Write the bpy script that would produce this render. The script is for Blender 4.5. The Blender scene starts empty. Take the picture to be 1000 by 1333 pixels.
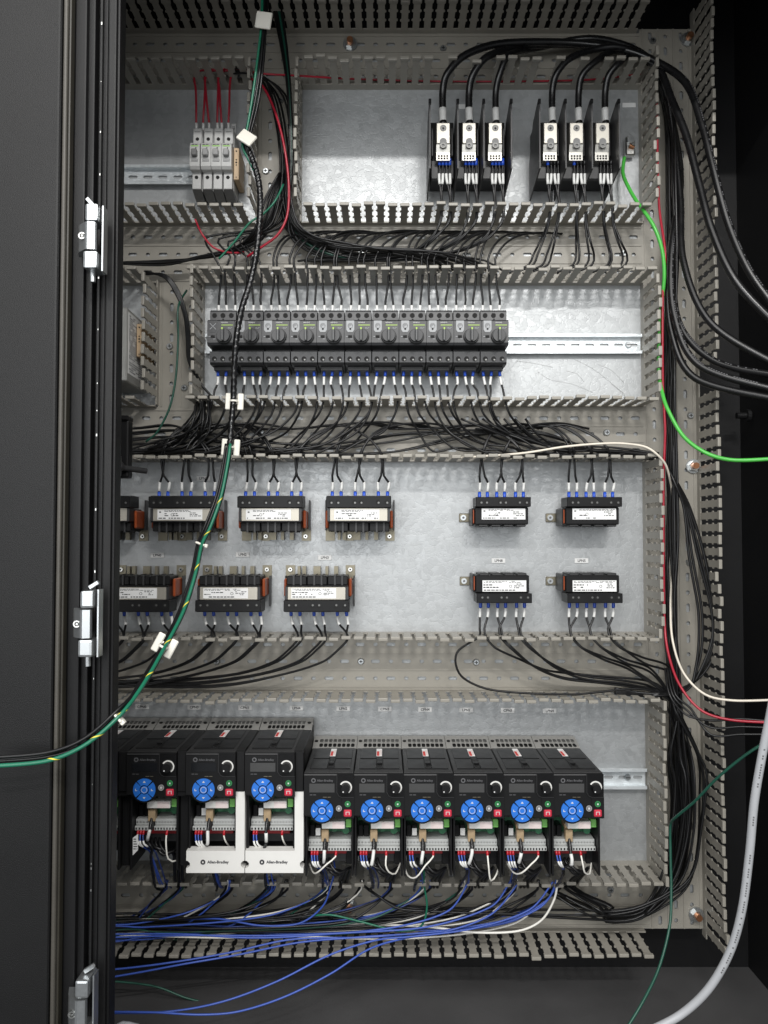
import bpy, bmesh, math, random
from mathutils import Vector, Matrix
random.seed(7)
rnd = random.uniform
PI = math.pi
# ---------------------------------------------------------------- camera, world, lamps, exposure
F, DIST, PITCH = 1000.0, 1.34, math.radians(1.9)      # focal length in photo pixels, metres to the plate, tilt
scene = bpy.context.scene
C = scene.collection
cam = bpy.data.cameras.new('camera'); cam_o = bpy.data.objects.new('camera', cam); C.objects.link(cam_o)
cam.sensor_fit = 'HORIZONTAL'; cam.sensor_width = 36.0; cam.lens = 36.0 * F / 1000.0
cam.clip_start = 0.05; cam.clip_end = 50
cam_o.location = (0, -DIST, 0); cam_o.rotation_euler = (PI/2 + PITCH, 0, 0)
scene.camera = cam_o
world = bpy.data.worlds.new('World'); scene.world = world; world.use_nodes = True
world.node_tree.nodes['Background'].inputs[0].default_value = (0.97, 1.0, 1.03, 1)
world.node_tree.nodes['Background'].inputs[1].default_value = 0.22
def area_lamp(name, loc, target, sx, sy, watts, col):
    l = bpy.data.lights.new(name, 'AREA'); l.shape = 'RECTANGLE'; l.size = sx; l.size_y = sy; l.energy = watts; l.color = col
    o = bpy.data.objects.new(name, l); C.objects.link(o); o.location = loc
    o.rotation_euler = (Vector(target) - Vector(loc)).to_track_quat('-Z', 'Y').to_euler()
    return o
area_lamp('ceiling_lamp', (0.45, -2.2, 1.34), (0.1, 0, 0.2), 0.40, 0.035, 17, (1.0, 0.985, 0.96))
area_lamp('ceiling_lamp_left', (-0.45, -2.2, 1.34), (-0.2, 0, 0.3), 0.40, 0.035, 11, (1.0, 0.985, 0.96))
area_lamp('ceiling_panels', (0.0, -2.3, 1.75), (0.0, -0.9, -0.2), 3.6, 2.2, 72, (1.0, 0.985, 0.96))
area_lamp('front_fill', (-0.7, -3.0, 0.22), (0.3, 0, 0.2), 2.8, 1.5, 40, (0.97, 0.99, 1.0))  # added broad fill from behind the camera, brightens front-facing surfaces
scene.view_settings.view_transform = 'Standard'; scene.view_settings.look = 'None'
scene.view_settings.gamma = 1.0; scene.view_settings.exposure = 0.06; scene.view_settings.use_curve_mapping = False
scene.cycles.max_bounces = 6; scene.cycles.use_denoising = True

_c, _s = math.cos(PITCH), math.sin(PITCH)
def P(px, py, h=0.0):
    """the point that lies h metres in front of the plate, on the line of sight of a photo pixel"""
    u = (px - 500) / F; v = (666.5 - py) / F
    t = (DIST - h) / (_c - v * _s)
    return Vector((u * t, -h, (_s + v * _c) * t))
def PX(px, h=0.0, py=700): return P(px, py, h).x
def PZ(py, h=0.0): return P(500, py, h).z

# ---------------------------------------------------------------- materials
MATS = {}
def mat(name, col, rough=0.5, metal=0.0, var=0.12, scale=60.0, bump=0.0, bscale=400.0, spec=0.5, coat=0.0):
    if name in MATS: return MATS[name]
    m = bpy.data.materials.new(name); m.use_nodes = True
    nt = m.node_tree; b = nt.nodes['Principled BSDF']
    tc = nt.nodes.new('ShaderNodeTexCoord')
    n = nt.nodes.new('ShaderNodeTexNoise'); n.inputs['Scale'].default_value = scale; n.inputs['Detail'].default_value = 5
    nt.links.new(tc.outputs['Object'], n.inputs['Vector'])
    mr = nt.nodes.new('ShaderNodeMapRange'); mr.inputs[3].default_value = 1 - var; mr.inputs[4].default_value = 1 + var
    nt.links.new(n.outputs['Fac'], mr.inputs[0])
    mx = nt.nodes.new('ShaderNodeVectorMath'); mx.operation = 'MULTIPLY'; mx.inputs[0].default_value = col
    nt.links.new(mr.outputs[0], mx.inputs[1]); nt.links.new(mx.outputs[0], b.inputs['Base Color'])
    r2 = nt.nodes.new('ShaderNodeMapRange'); r2.inputs[3].default_value = max(0.03, rough - 0.08); r2.inputs[4].default_value = min(1, rough + 0.08)
    nt.links.new(n.outputs['Fac'], r2.inputs[0]); nt.links.new(r2.outputs[0], b.inputs['Roughness'])
    b.inputs['Metallic'].default_value = metal; b.inputs['Specular IOR Level'].default_value = spec
    b.inputs['Coat Weight'].default_value = coat
    if bump:
        n2 = nt.nodes.new('ShaderNodeTexNoise'); n2.inputs['Scale'].default_value = bscale; n2.inputs['Detail'].default_value = 3
        nt.links.new(tc.outputs['Object'], n2.inputs['Vector'])
        bp = nt.nodes.new('ShaderNodeBump'); bp.inputs['Strength'].default_value = bump; bp.inputs['Distance'].default_value = 0.001
        nt.links.new(n2.outputs['Fac'], bp.inputs['Height']); nt.links.new(bp.outputs[0], b.inputs['Normal'])
    MATS[name] = m
    return m
def galvanised(name, col, rough):
    m = bpy.data.materials.new(name); m.use_nodes = True
    nt = m.node_tree; N = nt.nodes; L = nt.links; b = N['Principled BSDF']
    tc = N.new('ShaderNodeTexCoord')
    wn = N.new('ShaderNodeTexNoise'); wn.inputs['Scale'].default_value = 45; wn.inputs['Detail'].default_value = 3
    L.new(tc.outputs['Object'], wn.inputs['Vector'])
    wm = N.new('ShaderNodeMix'); wm.data_type = 'VECTOR'; wm.inputs[0].default_value = 0.035
    L.new(tc.outputs['Object'], wm.inputs[4]); L.new(wn.outputs['Color'], wm.inputs[5])
    v = N.new('ShaderNodeTexVoronoi'); v.inputs['Scale'].default_value = 105; L.new(wm.outputs[1], v.inputs['Vector'])
    sep = N.new('ShaderNodeSeparateColor'); L.new(v.outputs['Color'], sep.inputs[0])
    big = N.new('ShaderNodeTexNoise'); big.inputs['Scale'].default_value = 4.5; big.inputs['Detail'].default_value = 6; L.new(tc.outputs['Object'], big.inputs['Vector'])
    # faint horizontal rolling marks
    mp = N.new('ShaderNodeMapping'); mp.inputs['Scale'].default_value = (2, 2, 130); L.new(tc.outputs['Object'], mp.inputs[0])
    roll = N.new('ShaderNodeTexNoise'); roll.inputs['Scale'].default_value = 1.5; roll.inputs['Detail'].default_value = 3; L.new(mp.outputs[0], roll.inputs['Vector'])
    def mr(src, lo, hi):
        q = N.new('ShaderNodeMapRange'); q.inputs[3].default_value = lo; q.inputs[4].default_value = hi; L.new(src, q.inputs[0]); return q.outputs[0]
    def mul(a, c):
        q = N.new('ShaderNodeMath'); q.operation = 'MULTIPLY'; L.new(a, q.inputs[0]); L.new(c, q.inputs[1]); return q.outputs[0]
    f = mul(mul(mr(sep.outputs[0], 0.93, 1.07), mr(big.outputs['Fac'], 0.95, 1.05)), mr(roll.outputs['Fac'], 0.94, 1.06))
    mx = N.new('ShaderNodeVectorMath'); mx.operation = 'MULTIPLY'; mx.inputs[0].default_value = col
    L.new(f, mx.inputs[1]); L.new(mx.outputs[0], b.inputs['Base Color'])
    rr = N.new('ShaderNodeMath'); rr.operation = 'ADD'; L.new(mr(sep.outputs[1], rough - 0.05, rough + 0.05), rr.inputs[0]); L.new(mr(big.outputs['Fac'], -0.04, 0.04), rr.inputs[1])
    L.new(rr.outputs[0], b.inputs['Roughness'])
    b.inputs['Metallic'].default_value = 0.5
    e = N.new('ShaderNodeTexVoronoi'); e.feature = 'DISTANCE_TO_EDGE'; e.inputs['Scale'].default_value = 105; L.new(wm.outputs[1], e.inputs['Vector'])
    em = N.new('ShaderNodeMapRange'); em.inputs[1].default_value = 0.0; em.inputs[2].default_value = 0.06; L.new(e.outputs['Distance'], em.inputs[0])
    ad = N.new('ShaderNodeMath'); ad.operation = 'ADD'; L.new(em.outputs[0], ad.inputs[0]); L.new(mr(big.outputs['Fac'], 0, 2.5), ad.inputs[1])
    bp = N.new('ShaderNodeBump'); bp.inputs['Strength'].default_value = 0.22; bp.inputs['Distance'].default_value = 0.0006
    L.new(ad.outputs[0], bp.inputs['Height']); L.new(bp.outputs[0], b.inputs['Normal'])
    MATS[name] = m
    return m
galvanised('galv', (0.405, 0.418, 0.424), 0.44)
galvanised('rail', (0.72, 0.76, 0.78), 0.33)
mat('duct', (0.30, 0.282, 0.244), 0.42, var=0.20, scale=14, bump=0.08)
mat('power_red', (0.30, 0.015, 0.02), 0.45)
mat('powder', (0.0065, 0.0065, 0.0068), 0.5, var=0.25, scale=8, bump=0.35, bscale=900, spec=0.32)
mat('powder_dark', (0.0055, 0.0055, 0.006), 0.5, var=0.25, scale=8, bump=0.3, bscale=900, spec=0.3)
mat('floor', (0.062, 0.061, 0.062), 0.62, var=0.3, scale=9, bump=0.3, bscale=700)
mat('gasket_edge', (0.030, 0.027, 0.019), 0.5, var=0.25, scale=30)
mat('gasket', (0.060, 0.055, 0.046), 0.5, var=0.25, scale=30, bump=0.2)
mat('zinc', (0.50, 0.52, 0.53), 0.32, 0.9, var=0.12, scale=200)
mat('steel', (0.60, 0.60, 0.58), 0.30, 1.0, var=0.15, scale=150)
mat('copperlug', (0.45, 0.21, 0.11), 0.35, 0.9)
mat('insul', (0.007, 0.007, 0.0075), 0.34, var=0.2, scale=40, spec=0.4)
mat('screw_dark', (0.16, 0.16, 0.155), 0.4, 0.8)
mat('loom', (0.008, 0.008, 0.0085), 0.24, var=0.2)
mat('cablejacket', (0.008, 0.008, 0.0085), 0.28, var=0.25, scale=60)
mat('w_red', (0.36, 0.012, 0.03), 0.35)
mat('w_blue', (0.04, 0.09, 0.40), 0.36)
mat('w_dblue', (0.02, 0.04, 0.17), 0.36)
mat('w_white', (0.78, 0.76, 0.70), 0.4)
mat('w_cream', (0.74, 0.68, 0.58), 0.4)
mat('w_green', (0.012, 0.15, 0.085), 0.35)
mat('w_dgreen', (0.012, 0.075, 0.05), 0.38)
mat('w_bright', (0.07, 0.44, 0.06), 0.33)
mat('w_yellow', (0.75, 0.62, 0.06), 0.4)
mat('cable_grey', (0.43, 0.44, 0.46), 0.42, var=0.05)
mat('ferrule_blue', (0.015, 0.075, 0.50), 0.35)
mat('ferrule_red', (0.42, 0.01, 0.02), 0.35)
mat('sleeve', (0.74, 0.74, 0.72), 0.45)
mat('print', (0.035, 0.035, 0.04), 0.6)
mat('print_soft', (0.13, 0.13, 0.135), 0.6)
mat('paper', (0.82, 0.82, 0.81), 0.5, var=0.04)
mat('tag', (0.70, 0.70, 0.69), 0.45, var=0.05)
mat('pad', (0.80, 0.77, 0.69), 0.45, var=0.06)
mat('breaker', (0.50, 0.50, 0.49), 0.42, var=0.06)
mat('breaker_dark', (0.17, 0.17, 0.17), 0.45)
mat('toggle', (0.30, 0.30, 0.30), 0.4)
mat('lime', (0.30, 0.62, 0.10), 0.45)
mat('tan', (0.55, 0.40, 0.25), 0.5)
mat('hole', (0.004, 0.004, 0.004), 0.8)
mat('mp_grip', (0.075, 0.077, 0.08), 0.4)
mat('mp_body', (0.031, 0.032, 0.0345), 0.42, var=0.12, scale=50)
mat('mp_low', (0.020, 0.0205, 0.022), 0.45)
mat('mp_plate', (0.30, 0.31, 0.32), 0.4)
mat('mp_green', (0.36, 0.52, 0.10), 0.45)
mat('black_plastic', (0.010, 0.010, 0.0105), 0.42, var=0.2, scale=40, spec=0.22)
mat('black_gloss', (0.007, 0.007, 0.0075), 0.34, var=0.2, spec=0.25)
mat('dark_plastic', (0.026, 0.026, 0.027), 0.45, var=0.15)
mat('lug_lower', (0.44, 0.43, 0.40), 0.34, 0.7)
mat('lug', (0.50, 0.48, 0.43), 0.34, 0.6, var=0.06)
mat('lug_grey', (0.42, 0.42, 0.41), 0.35, 0.7)
mat('core', (0.46, 0.43, 0.37), 0.4, 0.6)
mat('bracket', (0.22, 0.20, 0.15), 0.4, 0.7)
mat('winding', (0.33, 0.068, 0.02), 0.38, var=0.3, scale=90)
mat('vent_grey', (0.27, 0.265, 0.25), 0.5)
mat('screen', (0.012, 0.013, 0.015), 0.12)
mat('screen_lit', (0.06, 0.06, 0.06), 0.25)
mat('key_blue', (0.022, 0.165, 0.62), 0.4)
mat('key_green', (0.03, 0.22, 0.07), 0.4)
mat('key_red', (0.55, 0.03, 0.06), 0.4)
mat('key_grey', (0.30, 0.30, 0.30), 0.4)
mat('white_plastic', (0.74, 0.73, 0.70), 0.42, var=0.04)
mat('terminal', (0.44, 0.45, 0.44), 0.45)
mat('pcb', (0.03, 0.15, 0.07), 0.45, var=0.5, scale=150)
mat('pcb_light', (0.16, 0.42, 0.10), 0.45)
mat('plug', (0.42, 0.31, 0.19), 0.25, var=0.4, scale=120)
mat('sticker_red', (0.65, 0.05, 0.04), 0.5)
mat('pink', (0.82, 0.70, 0.68), 0.5)
mat('logo_grey', (0.11, 0.11, 0.115), 0.5)
mat('logo_light', (0.62, 0.62, 0.62), 0.5)
mat('psu', (0.42, 0.42, 0.40), 0.4, 0.5)

# ---------------------------------------------------------------- mesh helpers: local axes x right, z up, h out of the plate (= -y)
def V3(x, z, h): return Vector((x, -h, z))
class B:
    def __init__(s): s.bm = bmesh.new()
    def box(s, x0, x1, z0, z1, h0, h1, bev=0.0, seg=1):
        r = bmesh.ops.create_cube(s.bm, size=1.0)
        vs = r['verts']
        for v in vs:
            v.co = V3((x0 + x1)/2 + v.co.x*(x1 - x0), (z0 + z1)/2 + v.co.z*(z1 - z0), (h0 + h1)/2 - v.co.y*(h1 - h0))
        if bev:
            es = list({e for v in vs for e in v.link_edges})
            bmesh.ops.bevel(s.bm, geom=es, offset=bev, segments=seg, affect='EDGES', profile=0.6)
        return s
    def prism(s, pts, a0, a1, plane='xz'):
        """extrude a 2-D outline; plane xz along h, xh along z, hz along x"""
        def mk(p, a):
            if plane == 'xz': return V3(p[0], p[1], a)
            if plane == 'xh': return V3(p[0], a, p[1])
            return V3(a, p[1], p[0])
        A = [s.bm.verts.new(mk(p, a0)) for p in pts]; Bv = [s.bm.verts.new(mk(p, a1)) for p in pts]
        n = len(pts); fs = [s.bm.faces.new(A), s.bm.faces.new(Bv[::-1])]
        for i in range(n): fs.append(s.bm.faces.new((A[i], Bv[i], Bv[(i+1) % n], A[(i+1) % n])))
        bmesh.ops.recalc_face_normals(s.bm, faces=fs)
        return s
    def cyl(s, p0, p1, r0, r1=None, n=14):
        r1 = r0 if r1 is None else r1
        p0 = Vector(p0); p1 = Vector(p1); d = (p1 - p0).normalized()
        a = d.orthogonal().normalized(); b = d.cross(a)
        A = [s.bm.verts.new(p0 + (a*math.cos(2*PI*i/n) + b*math.sin(2*PI*i/n))*r0) for i in range(n)]
        Q = [s.bm.verts.new(p1 + (a*math.cos(2*PI*i/n) + b*math.sin(2*PI*i/n))*r1) for i in range(n)]
        fs = [s.bm.faces.new(A[::-1]), s.bm.faces.new(Q)]
        for i in range(n): fs.append(s.bm.faces.new((A[i], A[(i+1) % n], Q[(i+1) % n], Q[i])))
        bmesh.ops.recalc_face_normals(s.bm, faces=fs)
        return s
    def disc(s, x, z, r, h0, h1, n=16, r1=None): return s.cyl(V3(x, z, h0), V3(x, z, h1), r, r1, n)
    def ball(s, c, r, n=14):
        m = Matrix.Translation(c)
        bmesh.ops.create_uvsphere(s.bm, u_segments=n, v_segments=n//2 + 2, radius=r, matrix=m); return s
    def sector(s, cx, cz, r0, r1, a0, a1, h0, h1, n=8):
        o = [(cx + r1*math.cos(a0 + (a1-a0)*i/n), cz + r1*math.sin(a0 + (a1-a0)*i/n)) for i in range(n+1)]
        i_ = [(cx + r0*math.cos(a1 + (a0-a1)*i/n), cz + r0*math.sin(a1 + (a0-a1)*i/n)) for i in range(n+1)]
        # split in quads so that concave outlines stay clean
        for k in range(n):
            s.prism([o[k], o[k+1], i_[n-k-1], i_[n-k]], h0, h1)
        bmesh.ops.remove_doubles(s.bm, verts=s.bm.verts, dist=1e-6)
        return s
    def cell(s, fn, a0, a1, b0, b1, w, l, depth=0.0015):
        """a flat rectangle with one rounded slot (w along a, l along b) cut right through it; fn maps (a, b, level)"""
        ca, cb = (a0+a1)/2, (b0+b1)/2
        K = 12; r = min(w, l)/2; hole = []
        for i in range(K):
            t = 2*PI*(i + 0.5)/K; x = math.cos(t)*r; y = math.sin(t)*r
            x += math.copysign(w/2 - r, x) if w > l else 0; y += math.copysign(l/2 - r, y) if l > w else 0
            hole.append((ca + x, cb + y))
        out = []
        for i in range(K):
            t = 2*PI*(i + 0.5)/K; x, y = math.cos(t), math.sin(t); m = max(abs(x), abs(y))
            out.append((ca + x/m*(a1-a0)/2, cb + y/m*(b1-b0)/2))
        corners = {2: (a1, b1), 5: (a0, b1), 8: (a0, b0), 11: (a1, b0)}
        O = [s.bm.verts.new(fn(*p, 0)) for p in out]; H = [s.bm.verts.new(fn(*p, 0)) for p in hole]; D = [s.bm.verts.new(fn(*p, -depth)) for p in hole]
        for i in range(K):
            j = (i+1) % K
            diff = abs(out[i][0]-out[j][0]) > 1e-9 and abs(out[i][1]-out[j][1]) > 1e-9
            if diff:
                cx = a1 if max(out[i][0], out[j][0]) > ca + (a1-a0)/2 - 1e-7 else a0
                cy = b1 if max(out[i][1], out[j][1]) > cb + (b1-b0)/2 - 1e-7 else b0
                cv = s.bm.verts.new(fn(cx, cy, 0)); s.bm.faces.new((O[i], cv, O[j], H[j], H[i]))
            else: s.bm.faces.new((O[i], O[j], H[j], H[i]))
            s.bm.faces.new((H[i], H[j], D[j], D[i]))
        return s
    def mesh(s, name='m', smooth=False, recalc=False):
        if recalc: bmesh.ops.recalc_face_normals(s.bm, faces=s.bm.faces)
        me = bpy.data.meshes.new(name); s.bm.to_mesh(me); s.bm.free()
        if smooth:
            for p in me.polygons: p.use_smooth = True
        return me
def obj(name, b, m, parent=None, loc=None, label=None, cat=None, group=None, kind=None, smooth=False):
    me = b.mesh(name, smooth) if isinstance(b, B) else b
    if m and not me.materials: me.materials.append(MATS[m])
    o = bpy.data.objects.new(name, me); C.objects.link(o)
    if parent is not None: o.parent = parent
    if loc is not None: o.location = loc
    return tag(o, label, cat, group, kind)
def tag(o, label=None, cat=None, group=None, kind=None):
    if label: o['label'] = label
    if cat: o['category'] = cat
    if group: o['group'] = group
    if kind: o['kind'] = kind
    return o
def thing(name, loc, label, cat, group=None):
    o = bpy.data.objects.new(name, None); C.objects.link(o); o.location = loc; o.empty_display_size = 0.01
    return tag(o, label, cat, group)
def copy_tree(o, parent=None):
    c = o.copy(); C.objects.link(c); c.parent = parent
    for k in ('label',):
        if parent is None and k in c: del c[k]
    for ch in list(o.children): copy_tree(ch, c)
    return c
ORD = ['first', 'second', 'third', 'fourth', 'fifth', 'sixth', 'seventh', 'eighth', 'ninth', 'tenth', 'eleventh', 'twelfth']
_TX = {}
def text_mesh(s, size, bold=0.0):
    key = (s, round(size, 5), bold)
    if key in _TX: return _TX[key]
    cu = bpy.data.curves.new('t', 'FONT'); cu.body = s; cu.size = size; cu.align_x = 'CENTER'; cu.align_y = 'CENTER'; cu.resolution_u = 2
    cu.offset = bold * size
    o = bpy.data.objects.new('t', cu); C.objects.link(o)
    dg = bpy.context.evaluated_depsgraph_get(); dg.update()
    me = bpy.data.meshes.new_from_object(o.evaluated_get(dg))
    bpy.data.objects.remove(o); _TX[key] = me
    return me
def text(name, s, size, m, parent, x, z, h, rot=0.0, bold=0.0):
    me = text_mesh(s, size, bold).copy(); me.materials.clear(); me.materials.append(MATS[m])
    o = bpy.data.objects.new(name, me); C.objects.link(o); o.parent = parent
    o.location = V3(x, z, h); o.rotation_euler = (PI/2, 0, 0) if not rot else (Matrix.Rotation(-rot, 3, 'Y') @ Matrix.Rotation(PI/2, 3, 'X')).to_euler()
    return o
def dashes(b, x0, x1, z0, z1, h, rows, seed=0, fill=0.8, th=0.45):
    """rows of small print too small to read: dashes of uneven length"""
    r = random.Random(seed); dz = (z1 - z0)/rows
    for i in range(rows):
        z = z1 - dz*(i + 0.5); x = x0; end = x0 + (x1 - x0)*r.uniform(0.5, 1.0)
        while x < end:
            w = r.uniform(0.0015, 0.006)
            if r.random() < fill: b.box(x, min(x + w, x1), z - dz*th/2, z + dz*th/2, h, h + 0.0002)
            x += w + 0.0012
    return b

# ---------------------------------------------------------------- tubes: wires and cables
def smooth_path(pts, step=0.006):
    n = len(pts); out = []
    for i in range(n - 1):
        p0 = pts[max(i-1, 0)]; p1 = pts[i]; p2 = pts[i+1]; p3 = pts[min(i+2, n-1)]
        k = max(2, min(14, int((p2-p1).length/step)))
        # centripetal-like tension to avoid overshoot
        m1 = (p2-p0)*0.5; m2 = (p3-p1)*0.5; L = (p2-p1).length
        if m1.length > L: m1 *= L/m1.length
        if m2.length > L: m2 *= L/m2.length
        for j in range(k):
            t = j/k; t2 = t*t; t3 = t2*t
            out.append(p1*(2*t3-3*t2+1) + m1*(t3-2*t2+t) + p2*(-2*t3+3*t2) + m2*(t3-t2))
    out.append(pts[-1].copy())
    return out
def arc(path):
    s = [0.0]
    for a, b in zip(path, path[1:]): s.append(s[-1] + (b-a).length)
    return s
def cut(path, s0, s1):
    s = arc(path); out = []
    def at(x):
        for i in range(len(s)-1):
            if s[i+1] >= x: return path[i].lerp(path[i+1], (x - s[i])/max(1e-9, s[i+1]-s[i]))
        return path[-1].copy()
    out.append(at(s0)); out += [p.copy() for p, q in zip(path, s) if s0 + 1e-4 < q < s1 - 1e-4]; out.append(at(s1))
    return out
def tube_mesh(path, r, n=7, rf=None, name='wire'):
    bm = bmesh.new(); m = len(path); rings = []
    t = (path[1]-path[0]).normalized(); a = t.orthogonal().normalized(); sl = arc(path)
    for i, p in enumerate(path):
        t2 = (path[min(i+1, m-1)] - path[max(i-1, 0)])
        t2 = t2.normalized() if t2.length > 1e-9 else t
        q = t.rotation_difference(t2); a = (q @ a); a = (a - t2*a.dot(t2)).normalized(); t = t2; b = t.cross(a)
        ring = []
        for k in range(n):
            th = 2*PI*k/n; rr = rf(th, sl[i]) if rf else r
            ring.append(bm.verts.new(p + (a*math.cos(th) + b*math.sin(th))*rr))
        rings.append(ring)
    for A, Q in zip(rings, rings[1:]):
        for k in range(n): bm.faces.new((A[k], A[(k+1) % n], Q[(k+1) % n], Q[k]))
    bm.faces.new(rings[0][::-1]); bm.faces.new(rings[-1])
    me = bpy.data.meshes.new(name); bm.to_mesh(me); bm.free()
    for p in me.polygons: p.use_smooth = True
    return me
def wire(pts, r, m, label, group=None, sleeves=(), cat='wire', name='wire', n=7, px=True, step=0.006):
    pp = [P(*p) for p in pts] if px else [Vector(p) for p in pts]
    path = smooth_path(pp, step)
    o = obj(name, tube_mesh(path, r, n), m, label=label, cat=cat, group=group)
    for (s0, s1, mm, nm, k) in sleeves:
        obj(nm, tube_mesh(cut(path, s0, s1), r*k, 8), mm, o)
    return o

_BUNDLE = []
def bundle(pts, r):
    """a wire that lies in a dense bundle, where single wires cannot be told apart"""
    j = [(0, 0, 0)] + [(rnd(-2.2, 2.2), rnd(-1.8, 1.8), rnd(-.006, .006)) for _ in pts[2:]] + [(0, 0, 0)]
    _BUNDLE.append((smooth_path([P(p[0] + q[0], p[1] + q[1], max(.009, min(p[2] + q[2], .086))) for p, q in zip(pts, j)], .012), r))
def finish_bundles():
    vs, fs = [], []
    for path, r in _BUNDLE:
        me = tube_mesh(path, r, 6); o = len(vs)
        vs += [tuple(v.co) for v in me.vertices]; fs += [tuple(i + o for i in p.vertices) for p in me.polygons]; bpy.data.meshes.remove(me)
    me = bpy.data.meshes.new('wire_bundle'); me.from_pydata(vs, [], fs); me.update()
    for p in me.polygons: p.use_smooth = True
    obj('wire_bundle', me, 'insul', label='dense bundles of black wire lying inside the wiring ducts', cat='wire bundle', kind='stuff')
# ---------------------------------------------------------------- the setting: cabinet shell and mounting plate
def S(name, b, m, label=None, **k): return obj(name, b, m, kind='structure', label=label, **k)
PLATE_TOP, PLATE_BOT = PZ(38), PZ(1209)
XR = PX(966, -0.04); XL = -0.62; ZF = PZ(1259, -0.04); ZT = 0.99; HF = 0.40
S('mounting_plate', B().box(PX(60), PX(908), PLATE_BOT, PLATE_TOP, -0.003, 0.0), 'galv', 'bright galvanised steel mounting plate behind all the equipment')
S('back_wall', B().box(XL, XR, ZF, ZT, -0.046, -0.04), 'powder_dark', 'black rear wall of the cabinet')
S('right_wall', B().box(XR, XR + 0.004, ZF, ZT, -0.04, HF), 'powder_dark', 'black right side wall of the cabinet')
S('left_wall', B().box(XL - 0.004, XL, ZF, ZT, -0.04, HF), 'powder_dark', 'black left side wall of the cabinet')
S('floor', B().box(XL, XR, ZF - 0.004, ZF, -0.04, HF + 0.25), 'floor', 'matt black cabinet floor')
S('ceiling', B().box(XL, XR, ZT, ZT + 0.004, -0.04, HF), 'powder_dark', 'black cabinet roof')
S('front_header', B().box(XL, XR + 0.05, 0.803, ZT, HF, HF + 0.03), 'powder_dark', 'black front header of the cabinet')
# black stud on the right-hand wall
t = thing('wall_stud', P(962, 541, 0.02), 'small black threaded stud on the right side wall', 'stud')
obj('washer', B().cyl((0.012, 0, 0), (0.018, 0, 0), 0.011), 'black_plastic', t); obj('bolt', B().cyl((-0.004, 0, 0), (0.012, 0, 0), 0.0055, n=10), 'black_plastic', t)

# front frame post (left), seen edge on between door and interior
cab = thing('control_cabinet', (0, 0, 0), 'black steel control cabinet, its hinged door open at the left', 'cabinet')
fp = thing('frame_post', P(140, 1333, 0.40), 'black front frame post between door and interior', 'x'); del fp['category']; fp.parent = cab
def fpost(name, x0, x1, h0, h1, m, bev=0.002):
    a = PX(x0, h1); b = PX(x1, h1); l = fp.location
    return obj(name, B().box(a - l.x, b - l.x, -0.80 - l.z, ZT + 0.2 - l.z, h0 - 0.40, h1 - 0.40, bev, 2), m, fp)
fpost('post', 133, 144, 0.378, 0.40, 'powder'); fpost('inner_lip', 144.3, 149, 0.374, 0.396, 'powder_dark'); fpost('outer_lip', 126, 132.7, 0.37, 0.394, 'powder_dark', 0.001)
fpost('gutter', 117, 125.8, 0.37, 0.388, 'powder_dark', 0.001)
# chipped paint along the gutter edge
chips = B(); rr = random.Random(3)
for i in range(20):
    z = rr.uniform(-0.75, 0.75); w = rr.uniform(0.0004, 0.0010); l = fp.location
    x = PX(124.6, 0.40) - l.x; chips.box(x - w, x + w*0.4, z - l.z - w*rr.uniform(0.6, 3), z - l.z + w, 0.0, 0.0006)
obj('gutter_edge', B().box(PX(122.6, 0.40) - fp.location.x, PX(125.2, 0.40) - fp.location.x, -0.80 - fp.location.z, ZT + 0.2 - fp.location.z, -0.05, -0.0005), 'powder', fp)
obj('bare_metal_chips', chips, 'steel', fp)

# door, swung open to the left
dr = thing('door', P(40, 1333, 0.43), 'open black door with rubber gasket along its hinge side', 'x'); del dr['category']; dr.parent = cab
def dpart(name, x0, x1, h0, h1, m, bev=0.003, seg=2, par=dr):
    a = PX(x0, h1); b = PX(x1, h1); l = dr.location
    return obj(name, B().box(a - l.x, b - l.x, -0.84 - l.z, ZT + 0.2 - l.z, h0 - 0.43, h1 - 0.43, bev, seg), m, par)
dpart('panel', -120, 71, 0.405, 0.43, 'powder', 0.004, 3)
dpart('gasket', 73, 79, 0.415, 0.428, 'gasket', 0.0027, 3); dpart('gasket_lip', 79.3, 84, 0.41, 0.422, 'gasket_edge', 0.002); dpart('channel', 84.3, 88.2, 0.40, 0.408, 'powder_dark', 0.001)
dpart('edge_fold', 88.5, 104.5, 0.39, 0.410, 'powder_dark', 0.002); dpart('edge_return', 105, 116, 0.35, 0.402, 'powder_dark', 0.002)
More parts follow.
